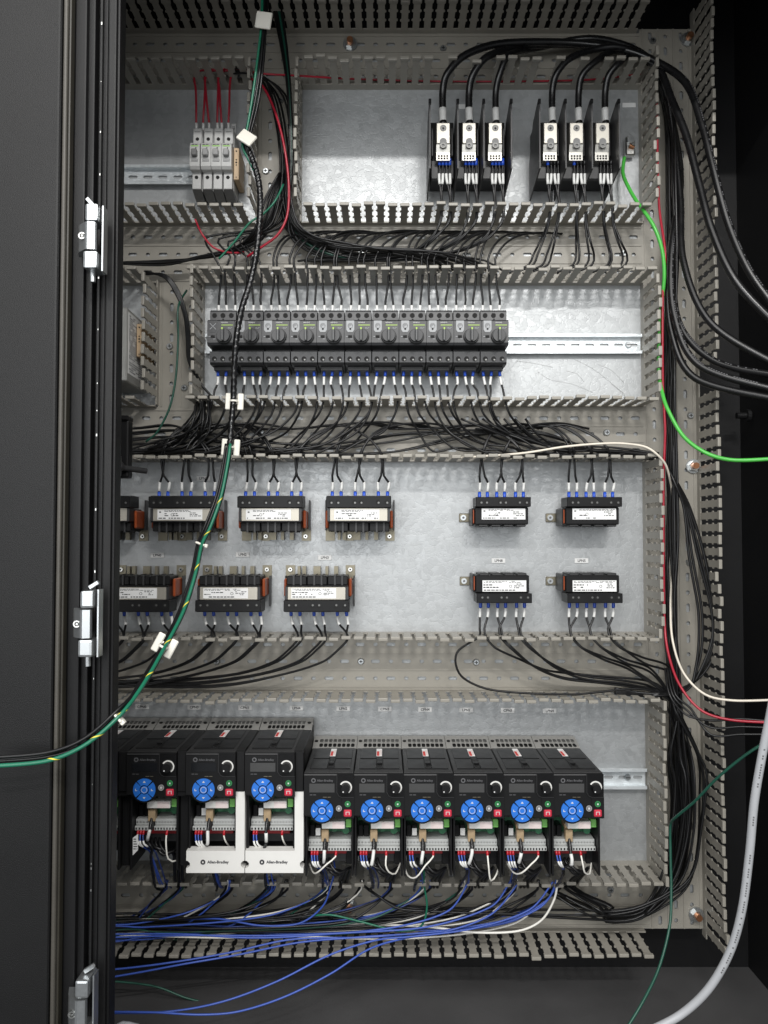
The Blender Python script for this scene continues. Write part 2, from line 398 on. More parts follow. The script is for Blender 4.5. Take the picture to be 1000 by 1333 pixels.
def hinge(y0, label, lean):
    ztop = PZ(y0, 0.44)
    h = thing('hinge', (0, 0, 0), label, 'hinge'); h.parent = cab; del h['category']
    x = lambda p, hh=0.44: PX(p, hh) - dr.location.x
    h.location = (dr.location.x, dr.location.y, ztop)
    k = 0.00082
    def blk(name, a, b, u, v, h0, h1, m='zinc', bev=0.003): obj(name, B().box(x(a), x(b), -v*k, -u*k, h0 - 0.43, h1 - 0.43, bev, 2), m, h)
    blk('knuckle', 107, 124, 3, 28, 0.415, 0.445); blk('knuckle', 105, 123.5, 72, 97, 0.415, 0.445)
    obj('barrel', B().prism([(x(97, .42), -0.012), (x(97, .432), 0.002), (x(98.5, .436), 0.006), (x(105.5, .445), 0.0150), (x(108, .447), 0.0165), (x(118, .445), 0.0145), (x(121, .440), 0.010), (x(121, .42), -0.012)], -30*k, -70*k, 'xh'), 'zinc', h)
    bl = [(x(126), -0.008), (x(128), -0.008), (x(128), 0.006), (x(126), 0.006)]
    obj('leaf', B().prism(bl, -2*k, -98*k, 'xh'), 'zinc', h)
    obj('pin', B().cyl(V3(x(112), -97*k, 0.0), V3(x(112.5), -112*k, 0.0), 0.0032), 'zinc', h)
    obj('pin_lever', B().box(-0.013, 0.0, -0.0025, 0.0025, -0.0025, 0.0025, 0.0006), 'zinc', h, V3(x(113), 0.0, 0.0)).rotation_euler = (0, math.radians(48 if lean < 0 else 148), 0)
    obj('screw', B().sector(x(101.6, .4435), -50*k, 0.0026, 0.0042, 0.6, 5.6, 0.006, 0.0145, 10), 'steel', h)
    obj('screw_socket', B().disc(x(101.9, .4435), -50*k, 0.0013, 0.006, 0.0145), 'steel', h)
hinge(264, 'zinc hinge on the upper part of the door', -1); hinge(766, 'zinc hinge at mid height of the door, lever tilted right', 1); hinge(1271, 'zinc hinge at the foot of the door', 1)

# ---------------------------------------------------------------- wiring ducts
DH = 0.090
def finger_mesh():
    b = B(); w, n = 0.0057, 0.0081
    R = [(w, .0150), (w, .0365), (n, .0385), (n, .0405), (w, .0425), (w, .0595), (n, .0615), (n, .0635), (w, .0655), (w, .0800), (.0074, .0825), (.0074, .0895)]
    out = [(a, z) for a, z in R] + [(-a, z) for a, z in R[::-1]]
    # the outline is built as stacked quads so no face is concave
    L = [(R[i], R[i+1]) for i in range(len(R)-1)]
    A = []; t = 0.0010
    for sgn in (-1, 1):
        A.append([[b.bm.verts.new((-a, -h, sgn*t)), b.bm.verts.new((a, -h, sgn*t))] for a, h in R])
    for col in A:
        for p, q in zip(col, col[1:]): b.bm.faces.new((p[0], p[1], q[1], q[0]))
    for i in range(len(R)-1):
        for s in (0, 1): b.bm.faces.new((A[0][i][s], A[0][i+1][s], A[1][i+1][s], A[1][i][s]))
    b.bm.faces.new((A[0][-1][0], A[0][-1][1], A[1][-1][1], A[1][-1][0]))
    bmesh.ops.recalc_face_normals(b.bm, faces=b.bm.faces)
    b.box(-0.0077, 0.0077, -0.0027, 0.0027, 0.0840, DH + 0.0008, 0.0012, 2)
    return b.mesh('finger')
FM = finger_mesh(); FM.materials.append(MATS['duct'])
PITCH_F = 0.0200
def duct(label, axis, a0, a1, b0, b1, walls, floor_ranges=None, hole_rows=3, screws=(), bolts=()):
    """axis H: a = world x, b = world z (b0 upper wall, b1 lower wall). axis V: a = world z, b = world x.
       walls: list of (b position, start, end, [skip positions in a])"""
    root = thing('wire_duct', (0, 0, 0), label, 'wire duct')
    def W(a, b, h): return V3(a, b, h) if axis == 'H' else V3(b, a, h)
    lo, hi = min(b0, b1), max(b0, b1)
    for f0, f1 in (floor_ranges or [(a0, a1)]):
        fb = B(); rows = hole_rows; mar = 0.006; bw = (hi - lo - 2*mar)/rows
        nc = max(1, int((f1 - f0)/0.0265)); cw = (f1 - f0)/nc
        fn = lambda a, b, l: W(a, b, 0.0045 + l)
        for r in range(rows):
            for c in range(nc):
                big = (c + r) % 2 == 0
                fb.cell(fn, f0 + c*cw, f0 + (c+1)*cw, lo + mar + r*bw, lo + mar + (r+1)*bw, 0.0155 if big else 0.0075, 0.0065, 0.0024)
        for e0, e1 in ((lo, lo + mar), (hi - mar, hi)):
            vs = [fb.bm.verts.new(W(*q, 0.0045)) for q in ((f0, e0), (f1, e0), (f1, e1), (f0, e1))]; fb.bm.faces.new(vs)
        # pressed ridges along the floor
        for k in range(rows + 1):
            bb = lo + mar + k*bw
            for off in (-0.0012,):
                if axis == 'H': fb.box(f0, f1, bb - 0.0011, bb + 0.0011, 0.0043, 0.0060)
                else: fb.box(bb - 0.0011, bb + 0.0011, f0, f1, 0.0043, 0.0060)
        bmesh.ops.recalc_face_normals(fb.bm, faces=fb.bm.faces)
        obj('floor', fb, 'duct', root)
    for bpos, s, e, skip in walls:
        wb = B(); t = 0.0011
        if axis == 'H': wb.box(s, e, bpos - t, bpos + t, 0.0, 0.0165)
        else: wb.box(bpos - t, bpos + t, s, e, 0.0, 0.0165)
        wo = obj('wall', wb, 'duct', root)
        n = int((e - s)/PITCH_F + 1e-6); off = (e - s - n*PITCH_F)/2
        for i in range(n):
            a = s + off + (i + 0.5)*PITCH_F
            if any(abs(a - q) < 0.0105 for q in skip): continue
            f = bpy.data.objects.new('finger', FM); C.objects.link(f); f.parent = wo
            f.location = W(a, bpos, 0)
            lean = rnd(-0.022, 0.022) if random.random() > .04 else rnd(-0.07, 0.07)
            f.rotation_euler = (lean, 0, 0) if axis == 'H' else (0, PI/2, lean)
    for (sx, sy) in screws:
        p = P(sx, sy, 0.005); s = obj('screw', B().disc(0, 0, 0.0062, 0, 0.003, 14, 0.0045), 'zinc', root, p)
        obj('slot', B().box(-0.003, 0.003, -0.0006, 0.0006, 0.0031, 0.0034).box(-0.0006, 0.0006, -0.003, 0.003, 0.00345, 0.0036), 'hole', s)
    for (sx, sy) in bolts:
        p = P(sx, sy, 0.005); s = obj('bolt', B().disc(0, 0, 0.0092, 0.003, 0.010, 6), 'steel', root, p)
        obj('washer', B().disc(0, 0, 0.0125, 0, 0.003, 18), 'zinc', s); obj('stud_end', B().disc(0, 0, 0.0055, 0.010, 0.016, 12), 'copperlug', s)
    return root
xl = PX(100)
X838, X908 = PX(838), PX(908)
v1l, v1r = PX(333), PX(391); v2l, v2r = PX(205), PX(264)
z = {k: PZ(v) for k, v in dict(h1u=45, h1l=116, h2u=294, h2l=371, h3u=530, h3l=601, h4u=823, h4l=898, h5u=1121, h5l=1207).items()}
gap = [PX(v, 0.085) for v in (582, 613.5, 645.5, 726, 758, 790)]
duct('horizontal grey slotted wiring duct along the top edge of the plate', 'H', xl, X838, z['h1u'], z['h1l'],
     [(z['h1u'], xl, PX(834), []), (z['h1l'], xl, v1l - 0.002, []), (z['h1l'], v1r + 0.002, X838, gap)], screws=[(577, 63)], bolts=[(456, 58)])
duct('horizontal grey slotted wiring duct between breakers row and motor protectors row', 'H', xl, X838, z['h2u'], z['h2l'],
     [(z['h2u'], xl, v1l - 0.002, []), (z['h2u'], v1r + 0.002, X838, []), (z['h2l'], xl, v2l - 0.002, []), (z['h2l'], v2r - 0.012, X838, [])], screws=[(812, 330), (470, 330)])
duct('horizontal grey slotted wiring duct directly below the motor protectors', 'H', xl, X838, z['h3u'], z['h3l'],
     [(z['h3u'], xl, v2l - 0.002, []), (z['h3u'], v2r - 0.012, X838, []), (z['h3l'], xl, X838, [])], screws=[(790, 563), (340, 562)])
duct('horizontal grey slotted wiring duct below the line reactors', 'H', xl, X838, z['h4u'], z['h4l'],
     [(z['h4u'], xl, X838, []), (z['h4l'], xl, X838, [])], screws=[(470, 861), (620, 862), (282, 861)])
duct('lowest horizontal grey slotted wiring duct below the motor drives', 'H', xl, X838, z['h5u'], z['h5l'],
     [(z['h5u'], xl, X838 + 0.004, []), (z['h5l'], xl, PX(831), [])], screws=[(795, 1158)], bolts=[(455, 1179)])
duct('short vertical grey duct between the breakers and the distribution blocks', 'V', z['h2u'], z['h1l'], v1l, v1r,
     [(v1l, z['h2u'] + 0.002, z['h1l'] + 0.012, []), (v1r, z['h2u'] + 0.002, z['h1l'] + 0.012, [])], hole_rows=2, screws=[(346, 223), (365, 131)])
duct('short vertical grey duct left of the motor protectors', 'V', z['h3u'], z['h2l'], v2l, v2r,
     [(v2l, z['h3u'] + 0.002, z['h2l'] + 0.004, []), (v2r, z['h3u'] + 0.002, z['h2l'] + 0.010, [])], hole_rows=2, screws=[(221, 451), (240, 505)])
zb = PZ(1207); zt = PZ(40)
brk = [PZ(v, 0.05) for v in (480, 494, 508)]
duct('tall vertical grey slotted wiring duct along the right edge of the plate', 'V', zb, zt, X838, X908,
     [(X838, z['h2u'] + 0.002, z['h1l'] + 0.030, []), (X838, z['h3u'] - 0.0, z['h2l'] + 0.0, []), (X838, z['h4u'] - 0.004, z['h3l'] + 0.004, []), (X838, z['h5u'] - 0.006, z['h4l'] + 0.002, []),
      (X908, zb - 0.012, zt + 0.03, brk)], hole_rows=3, screws=[(850, 53), (899, 541), (898, 733)], bolts=[(895, 52), (902, 607), (906, 1190)])

# ---------------------------------------------------------------- mounting rails
def rail(x0, x1, zc, label, scr=()):
    o = thing('mounting_rail', (x0, 0, zc), label, 'rail'); L = x1 - x0
    prof = [(0.0, -0.0135), (0.0, 0.0135), (0.0065, 0.0135), (0.0065, 0.0175), (0.0075, 0.0175), (0.0075, 0.0125), (0.001, 0.0125)]
    # upper and lower flange, web with slots
    for s in (1, -1):
        b = B().box(0, L, min(s*.0122, s*.0135), max(s*.0122, s*.0135), 0.0, 0.0140).box(0, L, min(s*.0135, s*.0176), max(s*.0135, s*.0176), 0.0126, 0.0140, 0.0004)
        obj('flange', b, 'rail', o)
    w = B(); n = max(1, int(L/0.025)); cw = L/n
    for i in range(n): w.cell(lambda a, b, l: V3(a, b, 0.0030 + l), i*cw, (i+1)*cw, -0.0122, 0.0122, 0.016, 0.0055, 0.0015)
    obj('web', w, 'rail', o)
    for p in scr:
        s = obj('screw', B().disc(p - x0, 0, 0.006, 0.0030, 0.0065, 14, 0.0045), 'zinc', o); obj('slot', B().box(p - x0 - 0.004, p - x0 + 0.004, -0.0006, 0.0006, 0.0065, 0.0068), 'hole', s)
    return o
rail(xl, PX(316), PZ(230, 0.004), 'short zinc rail carrying the grey circuit breakers')
rail(v2r + 0.004, X838 - 0.003, PZ(449, 0.004), 'long zinc rail behind the row of motor protectors', [PX(820)])
rail(xl, X838 - 0.003, PZ(1012, 0.004), 'zinc rail behind the row of motor drives', [PX(813)])

# ---------------------------------------------------------------- printed name tags
def name_tag(px, py, s, where, w=0.024, hgt=0.0085, rot=False):
    p = P(px, py, 0.0)
    o = thing('name_tag', p, f'small white engraved tag reading {s} {where}' if s else f'small plain white tag {where}', 'tag', 'engraved name tags')
    if rot: w, hgt = hgt, w
    obj('plate', B().box(-w/2, w/2, -hgt/2, hgt/2, 0.0003, 0.0015, 0.0006), 'tag', o)
    if s: text('lettering', s, 0.0062, 'print', o, 0, 0, 0.0018, PI/2 if rot else 0, 0.02)
    return o
for px, py, s, wh in [(205, 723, 'LPN0', 'above the leftmost reactor of the lower row'), (316, 722, 'LPN2', 'above the second reactor of the lower row'), (423, 726, 'LPN3', 'above the third reactor of the lower row'),
                      (649, 730, 'LPN8', 'between the two small reactors left of the right pair'), (757, 730, 'LPN5', 'between the two rightmost small reactors'),
                      (265, 623, 'LPN1', 'behind the wires of the upper left reactor')]: name_tag(px, py, s, wh)
for i, (px, s) in enumerate(zip((185, 253, 319, 386, 447, 501, 553.5, 607, 661, 715.5), ('CPN0', 'CPN0', 'CPN1', 'LPN4', 'LPN2', 'CPN3', 'CPN4', 'LPN2', 'CPN5', 'LPN4'))):
    name_tag(px, 920 + i*0.6, s, f'above the drives, {ORD[i]} from left')
name_tag(304.5, 170, 'CPN1', 'standing upright right of the circuit breakers', rot=True)
name_tag(606, 139, None, 'behind the cables of the left distribution block'); name_tag(819, 137, None, 'right of the right distribution block')

# creases left in the plate's surface film behind the empty rail
plate = [o for o in bpy.data.objects if o.name == 'mounting_plate'][0]
for k, pts in enumerate([[(700, 484), (716, 494), (745, 500), (772, 511)], [(748, 468), (772, 480), (795, 498), (812, 512)], [(738, 483), (752, 487), (760, 497)], [(778, 474), (796, 482), (812, 498)], [(672, 470), (690, 472), (720, 478)], [(796, 500), (806, 508), (814, 516)]]):
    obj('film_crease', tube_mesh(smooth_path([P(x, y, .0002) for x, y in pts]), .00024, 5), 'lug_grey', plate)
# ---------------------------------------------------------------- row 1: circuit breakers
zr = PZ(230, 0.004)
bx0 = PX(243.5, 0.07); bp = 0.01735
def breaker():
    o = thing('circuit_breaker', (0, 0, 0), '-', 'circuit breaker', 'grey circuit breakers on the short rail')
    w = 0.0170; zz = lambda py, h: PZ(py, h) - zr
    t0, t1 = zz(167.5, .050), zz(184, .052); n0, n1 = zz(184.5, .07), zz(219, .07); l0, l1 = zz(222, .055), zz(246, .055)
    obj('body', B().box(0.0003, w, l1, t0, 0.006, 0.046, 0.0008), 'breaker', o)
    obj('nose', B().prism([(0.046, n0 + .001), (0.066, n0), (0.070, n0 - .006), (0.070, n1 + .004), (0.066, n1), (0.046, n1)], 0.0003, w, 'hz'), 'breaker', o)
    ut = obj('upper_terminal', B().box(0.0012, w - .001, t1 - .004, t0, 0.044, 0.052, 0.0008), 'breaker', o)
    obj('screw_hole', B().disc(w/2, t1 + .004, 0.0030, 0.0515, 0.0523), 'hole', ut)
    obj('moulded_chevron', B().box(w/2 - .005, w/2 + .005, t0 - .0068, t0 - .0060, 0.0521, 0.0525), 'breaker_dark', ut)
    lt = obj('lower_terminal', B().box(0.0012, w - .001, l1, l0, 0.044, 0.0555, 0.0008), 'breaker', o)
    obj('screw_hole', B().disc(w/2, (l0 + l1)/2 + .004, 0.0031, 0.055, 0.0558), 'hole', lt)
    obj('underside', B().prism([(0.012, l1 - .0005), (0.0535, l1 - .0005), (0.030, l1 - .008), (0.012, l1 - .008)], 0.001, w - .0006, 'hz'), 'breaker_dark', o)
    obj('green_line', B().box(0.0022, w - .002, n0 - .0078, n0 - .0062, 0.070, 0.0704), 'lime', o)
    obj('toggle', B().box(0.0042, w - .0035, n0 - .026, n0 - .015, 0.069, 0.0785, 0.0012), 'toggle', o)
    obj('toggle_recess', B().box(0.0030, w - .0025, n0 - .0335, n0 - .029, 0.0695, 0.0712, 0.0004), 'toggle', o)
    obj('indicator', B().disc(w*0.62, n0 - .0105, 0.0011, 0.070, 0.0704, 8), 'hole', o)
    pr = B(); dashes(pr, 0.003, w - .004, n0 - .0052, n0 - .0036, 0.070, 1, 5, 0.9, 0.6); obj('print', pr, 'print_soft', o)
    return o
b0 = breaker(); brs = [b0] + [copy_tree(b0) for _ in range(3)]
for i, o in enumerate(brs):
    o.location = (bx0 + i*bp - (0.0012 if i == 0 else 0), 0, zr)
    o['label'] = ['leftmost grey circuit breaker, its toggle lever darker', 'second grey circuit breaker from the left on the short rail', 'third grey circuit breaker from the left on the short rail', 'rightmost grey circuit breaker, next to the tan end clamp'][i]
for ch in brs[0].children:
    if ch.name.split('.')[0] == 'toggle':
        ch.data = ch.data.copy(); ch.data.materials[0] = MATS['breaker_dark']
def end_clamp(p, label, h0, h1):
    o = thing('end_clamp', p, label, 'end clamp', 'tan end clamps on the rails')
    obj('body', B().box(-0.0045, 0.0045, -0.026, 0.029, 0.004, h1, 0.001), 'tan', o)
    for zz, r in ((0.023, .0014), (0.008, .0012), (0.0035, .0016), (-0.001, .0012), (-0.022, .001)): obj('hole', B().disc(0, zz, r, h1 - .0005, h1 + .0004, 10), 'hole', o)
    return o
end_clamp(Vector((PX(304.5, .055), 0, PZ(214, .055))), 'tan plastic end clamp beside the circuit breakers', 0, 0.055)
for i, (xb, xt, xs) in enumerate([(255.5, 255, 253), (264.5, 267, 268), (272, 268, 267), (283, 284, 285), (288.5, 286, 284), (297.5, 299, 301)]):
    wire([(xb + .5, 170, .040), (xb, 158, .042), ((xb + xt)/2 + rnd(-.5, .5), 138, .045), (xt, 117, .042), (xs, 100, .035), (xs + 8, 92, .03), (xs + 40, 90 + i, .02 + .003*i)], 0.0019, 'w_red',
         f'red wire into the top of the circuit breakers, {ORD[i]} of six from the left', 'red breaker wires', [(0.0, 0.0125, 'sleeve', 'ferrule', 1.25)])
wire([(254, 285, .08), (262, 303, .07), (278, 322, .07), (300, 329, .06), (318, 328, .05)], 0.0018, 'w_red', 'red wire hanging below the breakers into the second duct')
wire([(322, 93, .05), (345, 96, .07), (380, 98, .06), (470, 103, .015), (600, 106, .015), (760, 104, .015), (835, 96, .015)], 0.0017, 'w_red', 'thin red wire crossing behind the fingers of the top duct')

# ---------------------------------------------------------------- row 1: power distribution blocks
def dist_block(lugs, bars, label, idx):
    zc = PZ(190, .07); xc = PX(lugs[1], .075)
    o = thing('distribution_block', (xc, 0, zc), label, 'distribution block', 'three pole power distribution blocks')
    X = lambda p, h: PX(p, h) - xc
    Z = lambda p, h: PZ(p, h) - zc
    bw = abs(X(lugs[1], .07) - X(lugs[0], .07))
    for q, bpx in enumerate(bars):
        bx = X(bpx, .1)
        prof = [(.1, Z(135, .1)), (.1, Z(219, .1)), (.012, Z(262, .012)), (.012, Z(214, .012)), (.048, Z(160, .048)), (.088, Z(131, .09))]
        bo = obj('barrier', B().prism(prof, bx - .0011, bx + .0011, 'hz'), 'dark_plastic', o)
        obj('clip', B().box(bx - .0022, bx + .0022, Z(135, .098), Z(129, .098), .094, .1005, .0006), 'black_plastic', bo)
    for q, l in enumerate(lugs):
        cx = X(l, .075)
        ba = obj('base', B().box(cx - bw*.46, cx + bw*.46, Z(243, .02), Z(160, .045), .002, .047, .001), 'black_plastic', o)
        obj('lower_ledge', B().box(cx - bw*.44, cx + bw*.44, Z(236, .047), Z(212, .047), .047, .056, .001), 'dark_plastic', ba)
        obj('side_rib', B().box(cx - bw*.44, cx - bw*.36, Z(208, .047), Z(172, .047), .047, .060, .001).box(cx + bw*.33, cx + bw*.41, Z(208, .047), Z(172, .047), .047, .060, .001), 'dark_plastic', ba)
        w = .0112; u0, u1, d1 = Z(160, .075), Z(187, .075), Z(208, .072)
        lg = obj('connector', B().box(cx - w, cx + w, u1, u0, .045, .076, .0009), 'lug', o)
        obj('screw_hole', B().sector(cx, u0 - .0092, .0036, .0054, 0, 2*PI, .0755, .0766, 18), 'breaker_dark', lg)
        obj('lower_connector', B().prism([(.045, u1 - .0002), (.0735, u1 - .0002), (.070, u1 - .012), (.070, d1), (.045, d1)], cx - w*1.02, cx + w*1.02, 'hz'), 'lug_lower', lg)
        obj('socket_screw', B().disc(cx, u0 - .0092, .0037, .0755, .0764), 'screw_dark', lg); obj('socket', B().disc(cx, u0 - .0098, .0020, .0764, .0766, 6), 'hole', lg)
        # slot for the clamping screw between the two halves
        st = [(cx + .0058*math.cos(a), u1 + .0035 + .0058*math.sin(a)) for a in [PI*k/10 for k in range(11)]] + [(cx - .0058, u1 - .007), (cx + .0058, u1 - .007)]
        obj('screw_well', B().prism(st, .0755, .0765), 'breaker_dark', lg); obj('clamp_screw', B().sector(cx - .0004, u1 - .0042, .0026, .0046, 0, 2*PI, .0765, .0782, 16), 'screw_dark', lg)
        for r_ in range(2):
            for k in range(4):
                obj('wire_port', B().box(cx - .0085 + k*.0047, cx - .0056 + k*.0047, d1 + .0018 + r_*.0042, d1 + .0046 + r_*.0042, .070, .0706), 'hole', lg)
    return o
dist_block((578.5, 612.8, 647.5), (561, 598, 632.5, 669), 'left three pole black distribution block with blue ferrules under every connector', 0)
dist_block((720.6, 755, 789.5), (706.5, 741, 776, 812), 'right three pole black distribution block beside the copper ground lug', 1)
for g, (lugs, nm) in enumerate([((578.5, 612.8, 647.5), 'left'), ((720.6, 755, 789.5), 'right')]):
    for q, l in enumerate(lugs):
        for k in range(4):
            x0 = l - 6.3 + k*4.5 + (0 if g == 0 else -1); sx = l - 5 + (k//2)*9 + k*1.2 + (1.5 if g == 0 else 0)
            if g == 0:
                pts = [(x0, 205, .062), (x0, 218, .062), (x0 + (k-1.5)*.3, 232, .062), (sx - 1, 252, .06), (sx, 268, .062), (sx - 3, 290, .06), (sx - 14 - 4*k, 312, .055), (sx - 45 - 8*q, 330 - k, .04), (sx - 100 - 14*k, 338 - 2*k, .03), (sx - 170 - 10*k, 340, .02)]
            else:
                e = (-16, 5, 14)[q] + (k - 1.5)*4 + rnd(-2, 2)
                pts = [(x0, 205, .062), (x0, 218, .062), (x0 + (k-1.5)*.3, 232, .062), (sx - 1, 252, .06), (sx + 1, 268, .062), (sx + e*.15, 292, .055), (sx + e*.6, 315, .04 + .006*k), (sx + e, 332, .045), (sx + e*1.1 - 4, 345, .04), (sx + e*1.1 - 30, 356, .03)]
            blue = g == 0 or (k == 0 and q < 2)
            sl = [(.002, .0135, 'ferrule_blue' if blue else 'insul', 'ferrule', 1.45), (.028, .0455, 'sleeve', 'marker_sleeve', 1.25)]
            wire(pts, .0019, 'insul', f'black wire below {nm} distribution block, {["left", "middle", "right"][q]} pole, {ORD[k]} from left', 'wires below the distribution blocks', sl)
# heavy feeder cables up, over and down the right-hand duct
ends = [(1012, 404), (1012, 424), (1012, 475), (1012, 489), (1012, 508), (1012, 520)]
mid = [[(605, 72, .08), (650, 57, .07), (730, 55, .06), (800, 62, .065), (850, 78, .075), (893, 108, .10), (914, 162, .115), (927, 212, .125), (948, 290, .14), (975, 352, .16)],
       [(634, 74, .08), (680, 60, .055), (750, 58, .05), (815, 66, .055), (855, 86, .07), (876, 133, .085), (894, 178, .10), (910, 238, .115), (927, 300, .135), (958, 366, .16)],
       [(662, 72, .08), (700, 62, .04), (770, 50, .05), (830, 66, .045), (862, 100, .055), (878, 180, .05), (886, 260, .06), (890, 340, .09), (925, 420, .13)],
       [(742, 76, .08), (775, 64, .07), (810, 62, .07), (850, 82, .05), (872, 130, .045), (880, 220, .04), (876, 330, .05), (884, 420, .08), (930, 470, .12)],
       [(778, 78, .08), (800, 66, .06), (830, 68, .06), (858, 96, .06), (880, 180, .04), (886, 240, .05), (874, 330, .07), (878, 410, .09), (910, 475, .12)],
       [(808, 80, .08), (822, 72, .05), (840, 76, .05), (862, 110, .04), (876, 200, .03), (879, 280, .04), (870, 350, .06), (874, 430, .08), (905, 492, .11)]]
for i, l in enumerate((578.5, 612.8, 647.5, 720.6, 755, 789.5)):
    lab = f'thick black feeder cable rising from the {["left", "middle", "right"][i % 3]} pole of the {["left", "right"][i//3]} distribution block'
    c0 = -2 if i < 3 else -1.5
    pts = [(l + c0 + 1, 164, .06), (l + c0, 150, .06), (l + c0, 120, .064), (l + c0 + 5, 97, .075)] + mid[i] + [ends[i]+(.18,)]
    o = wire(pts, (.0061 if i < 2 else .0056), 'cablejacket', lab, 'feeder cables', [(.008, .030, 'sleeve', 'marker_sleeve', 1.12)], cat='cable', name='feeder_cable', n=12)
    pth = smooth_path([P(*p) for p in pts], .006); r_ = random.Random(i)
    if i in (0, 3, 4):      # faint jacket print
        s_ = arc(pth)[-1]; pb = B(); q = .55*s_
        while q < s_ - .03:
            a_, b_ = cut(pth, q, q + .0032)[0], cut(pth, q, q + .0032)[-1]; d = (b_ - a_).normalized()
            up = (Vector((.25, -1, .25)) - d*d.dot(Vector((.25, -1, .25)))).normalized(); sd = d.cross(up)
            c_ = (a_ + b_)/2 + up*(.0061 if i < 2 else .0056)*1.025
            vs = [pb.bm.verts.new(c_ + d*u*.0013 + sd*v*.0009) for u, v in ((-1, -1), (1, -1), (1, 1), (-1, 1))]; pb.bm.faces.new(vs)
            q += .0042 if r_.random() < .8 else .012
        obj('jacket_print', pb, 'logo_grey', o)
# ground lug with bare copper and green ground wire
gl = thing('ground_lug', P(817, 193, 0.0), 'ground lug with bare copper strands right of the distribution blocks', 'ground lug')
obj('barrel', B().box(-.008, .008, -.020, .014, .001, .016, .002), 'steel', gl); obj('screw', B().disc(0, .006, .0065, .016, .021), 'zinc', gl); obj('strands', B().cyl(V3(-.002, -.004, .017), V3(.006, -.008, .017), .004, .003), 'copperlug', gl)
wire([(813, 205, .02), (811, 225, .03), (818, 243, .045), (829, 262, .06), (838, 274, .075), (852, 296, .085), (862, 325, .085), (865, 358, .08), (861, 400, .066), (858, 450, .060), (858, 488, .068), (862, 510, .09), (869, 532, .11), (890, 568, .13), (920, 590, .15), (955, 599, .16), (1012, 597, .18)], .0031, 'w_bright', 'bright green ground cable leaving to the right over the tall duct', cat='cable', name='ground_cable', n=10)

# ---------------------------------------------------------------- row 2: motor protectors
mx0, mx1 = PX(267.5, .095), PX(664, .095); mp = (mx1 - mx0)/11
zm = PZ(449, .095)
def protector(first=False):
    o = thing('motor_protector', (0, 0, 0), '-', 'motor protector', 'motor protectors on the long rail')
    w = mp - .0006; k = w/.0447
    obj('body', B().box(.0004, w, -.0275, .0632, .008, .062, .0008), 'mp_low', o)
    fc = obj('front', B().prism([(.055, .0425), (.090, .0425), (.0945, .0395), (.0955, .004), (.093, 0), (.055, 0)], .0002, w + .0002, 'hz'), 'mp_body', o)
    ut = obj('upper_terminals', B().prism([(.055, .0632), (.074, .0632), (.0775, .060), (.0785, .0426), (.055, .0426)], .0008, w - .0004, 'hz'), 'mp_body', o)
    lt = obj('lower_terminals', B().prism([(.055, -.0060), (.0785, -.0068), (.0775, -.0245), (.073, -.0275), (.055, -.0275)], .0008, w - .0004, 'hz'), 'mp_body', o)
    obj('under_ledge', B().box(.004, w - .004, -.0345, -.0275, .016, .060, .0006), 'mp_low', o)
    for j in range(3):
        x = (.0085 + .0140*j)*k
        obj('screw_hole', B().disc(x, .0535, .0040, .0778, .0788), 'hole', ut); obj('screw_hole', B().disc(x, -.0188, .0040, .0777, .0787), 'hole', lt)
        obj('screw', B().disc(x + .0012, -.0204, .0015, .0787, .0789, 8), 'screw_dark', lt)
    obj('mark', B().box(.0215*k, .0245*k, .0465, .0478, .0787, .0790), 'hole', ut)
    kn = obj('knob', B().disc(.0282*k, .0137, .0116, .0945, .0995, 28).disc(.0282*k, .0137, .0108, .0995, .1045, 28, .0100), 'mp_body', o)
    obj('knob_collar', B().sector(.0282*k, .0137, .0116, .0126, 0, 2*PI, .0945, .0975, 32), 'hole', kn)
    obj('grip', B().box(.0282*k - .0019, .0282*k + .0019, .0038, .0243, .104, .1115, .0009), 'mp_grip', kn)
    obj('pointer', B().box(.0282*k - .0015, .0282*k + .0015, .0212, .0250, .1105, .1120, .0005), 'mp_green', kn)
    obj('green_line', B().box(.0235*k, .0425*k, .0323, .0335, .0946, .0951), 'mp_green', o)
    if first:
        pl = obj('dial_plate', B().prism([(.003, .040), (.0165, .040), (.0165, .024), (.0135, .0205), (.006, .0205), (.003, .024)], .0935, .0954), 'mp_body', o)
        for a in (45, -45): obj('cross_line', B().box(-.007, .007, -.0004, .0004, 0, .0005), 'mp_plate', pl, V3(.0098, .0305, .0955)).rotation_euler = (0, math.radians(a), 0)
    else:
        pl = obj('dial_plate', B().prism([(.0035, .0400), (.0165, .0400), (.0165, .0250), (.0140, .0212), (.0060, .0212), (.0035, .0250)], .0935, .0957), 'mp_plate', o)
        obj('dial', B().sector(.0100, .0315, .0036, .0043, 0, 2*PI, .0957, .0960, 18), 'print_soft', pl)
        obj('dial_screw', B().disc(.0100, .0262, .0016, .0957, .0962, 8), 'hole', pl)
        obj('scale_mark', dashes(B(), .0065, .0140, .0290, .0345, .0957, 3, 2, .7), 'print_soft', pl)
    obj('trip_window', B().box(.0065, .0128, .0118, .0158, .0945, .0961), 'hole', o)
    obj('button_legend', B().box(.0030, .0058, .0132, .0142, .0948, .0960).box(.0100, .0140, .0092, .0100, .0948, .0960), 'mp_plate', o)
    text('maker_lettering', 'SIEMENS', .0030, 'logo_light', o, .0285*k, .0368, .0956)
    obj('type_print', dashes(B(), .0345*k, .0415*k, .0265, .0295, .0953, 2, 9), 'mp_plate', o)
    return o
proto = protector(); mps = [protector(True), proto] + [copy_tree(proto) for _ in range(9)]
for i, o in enumerate(mps):
    o.location = (mx0 + i*mp, 0, zm); o['label'] = ('leftmost dark grey motor protector with crossed dial plate' if i == 0 else 'rightmost dark grey motor protector with rotary knob' if i == 10 else f'dark grey motor protector with rotary knob, {ORD[i]} from the left')
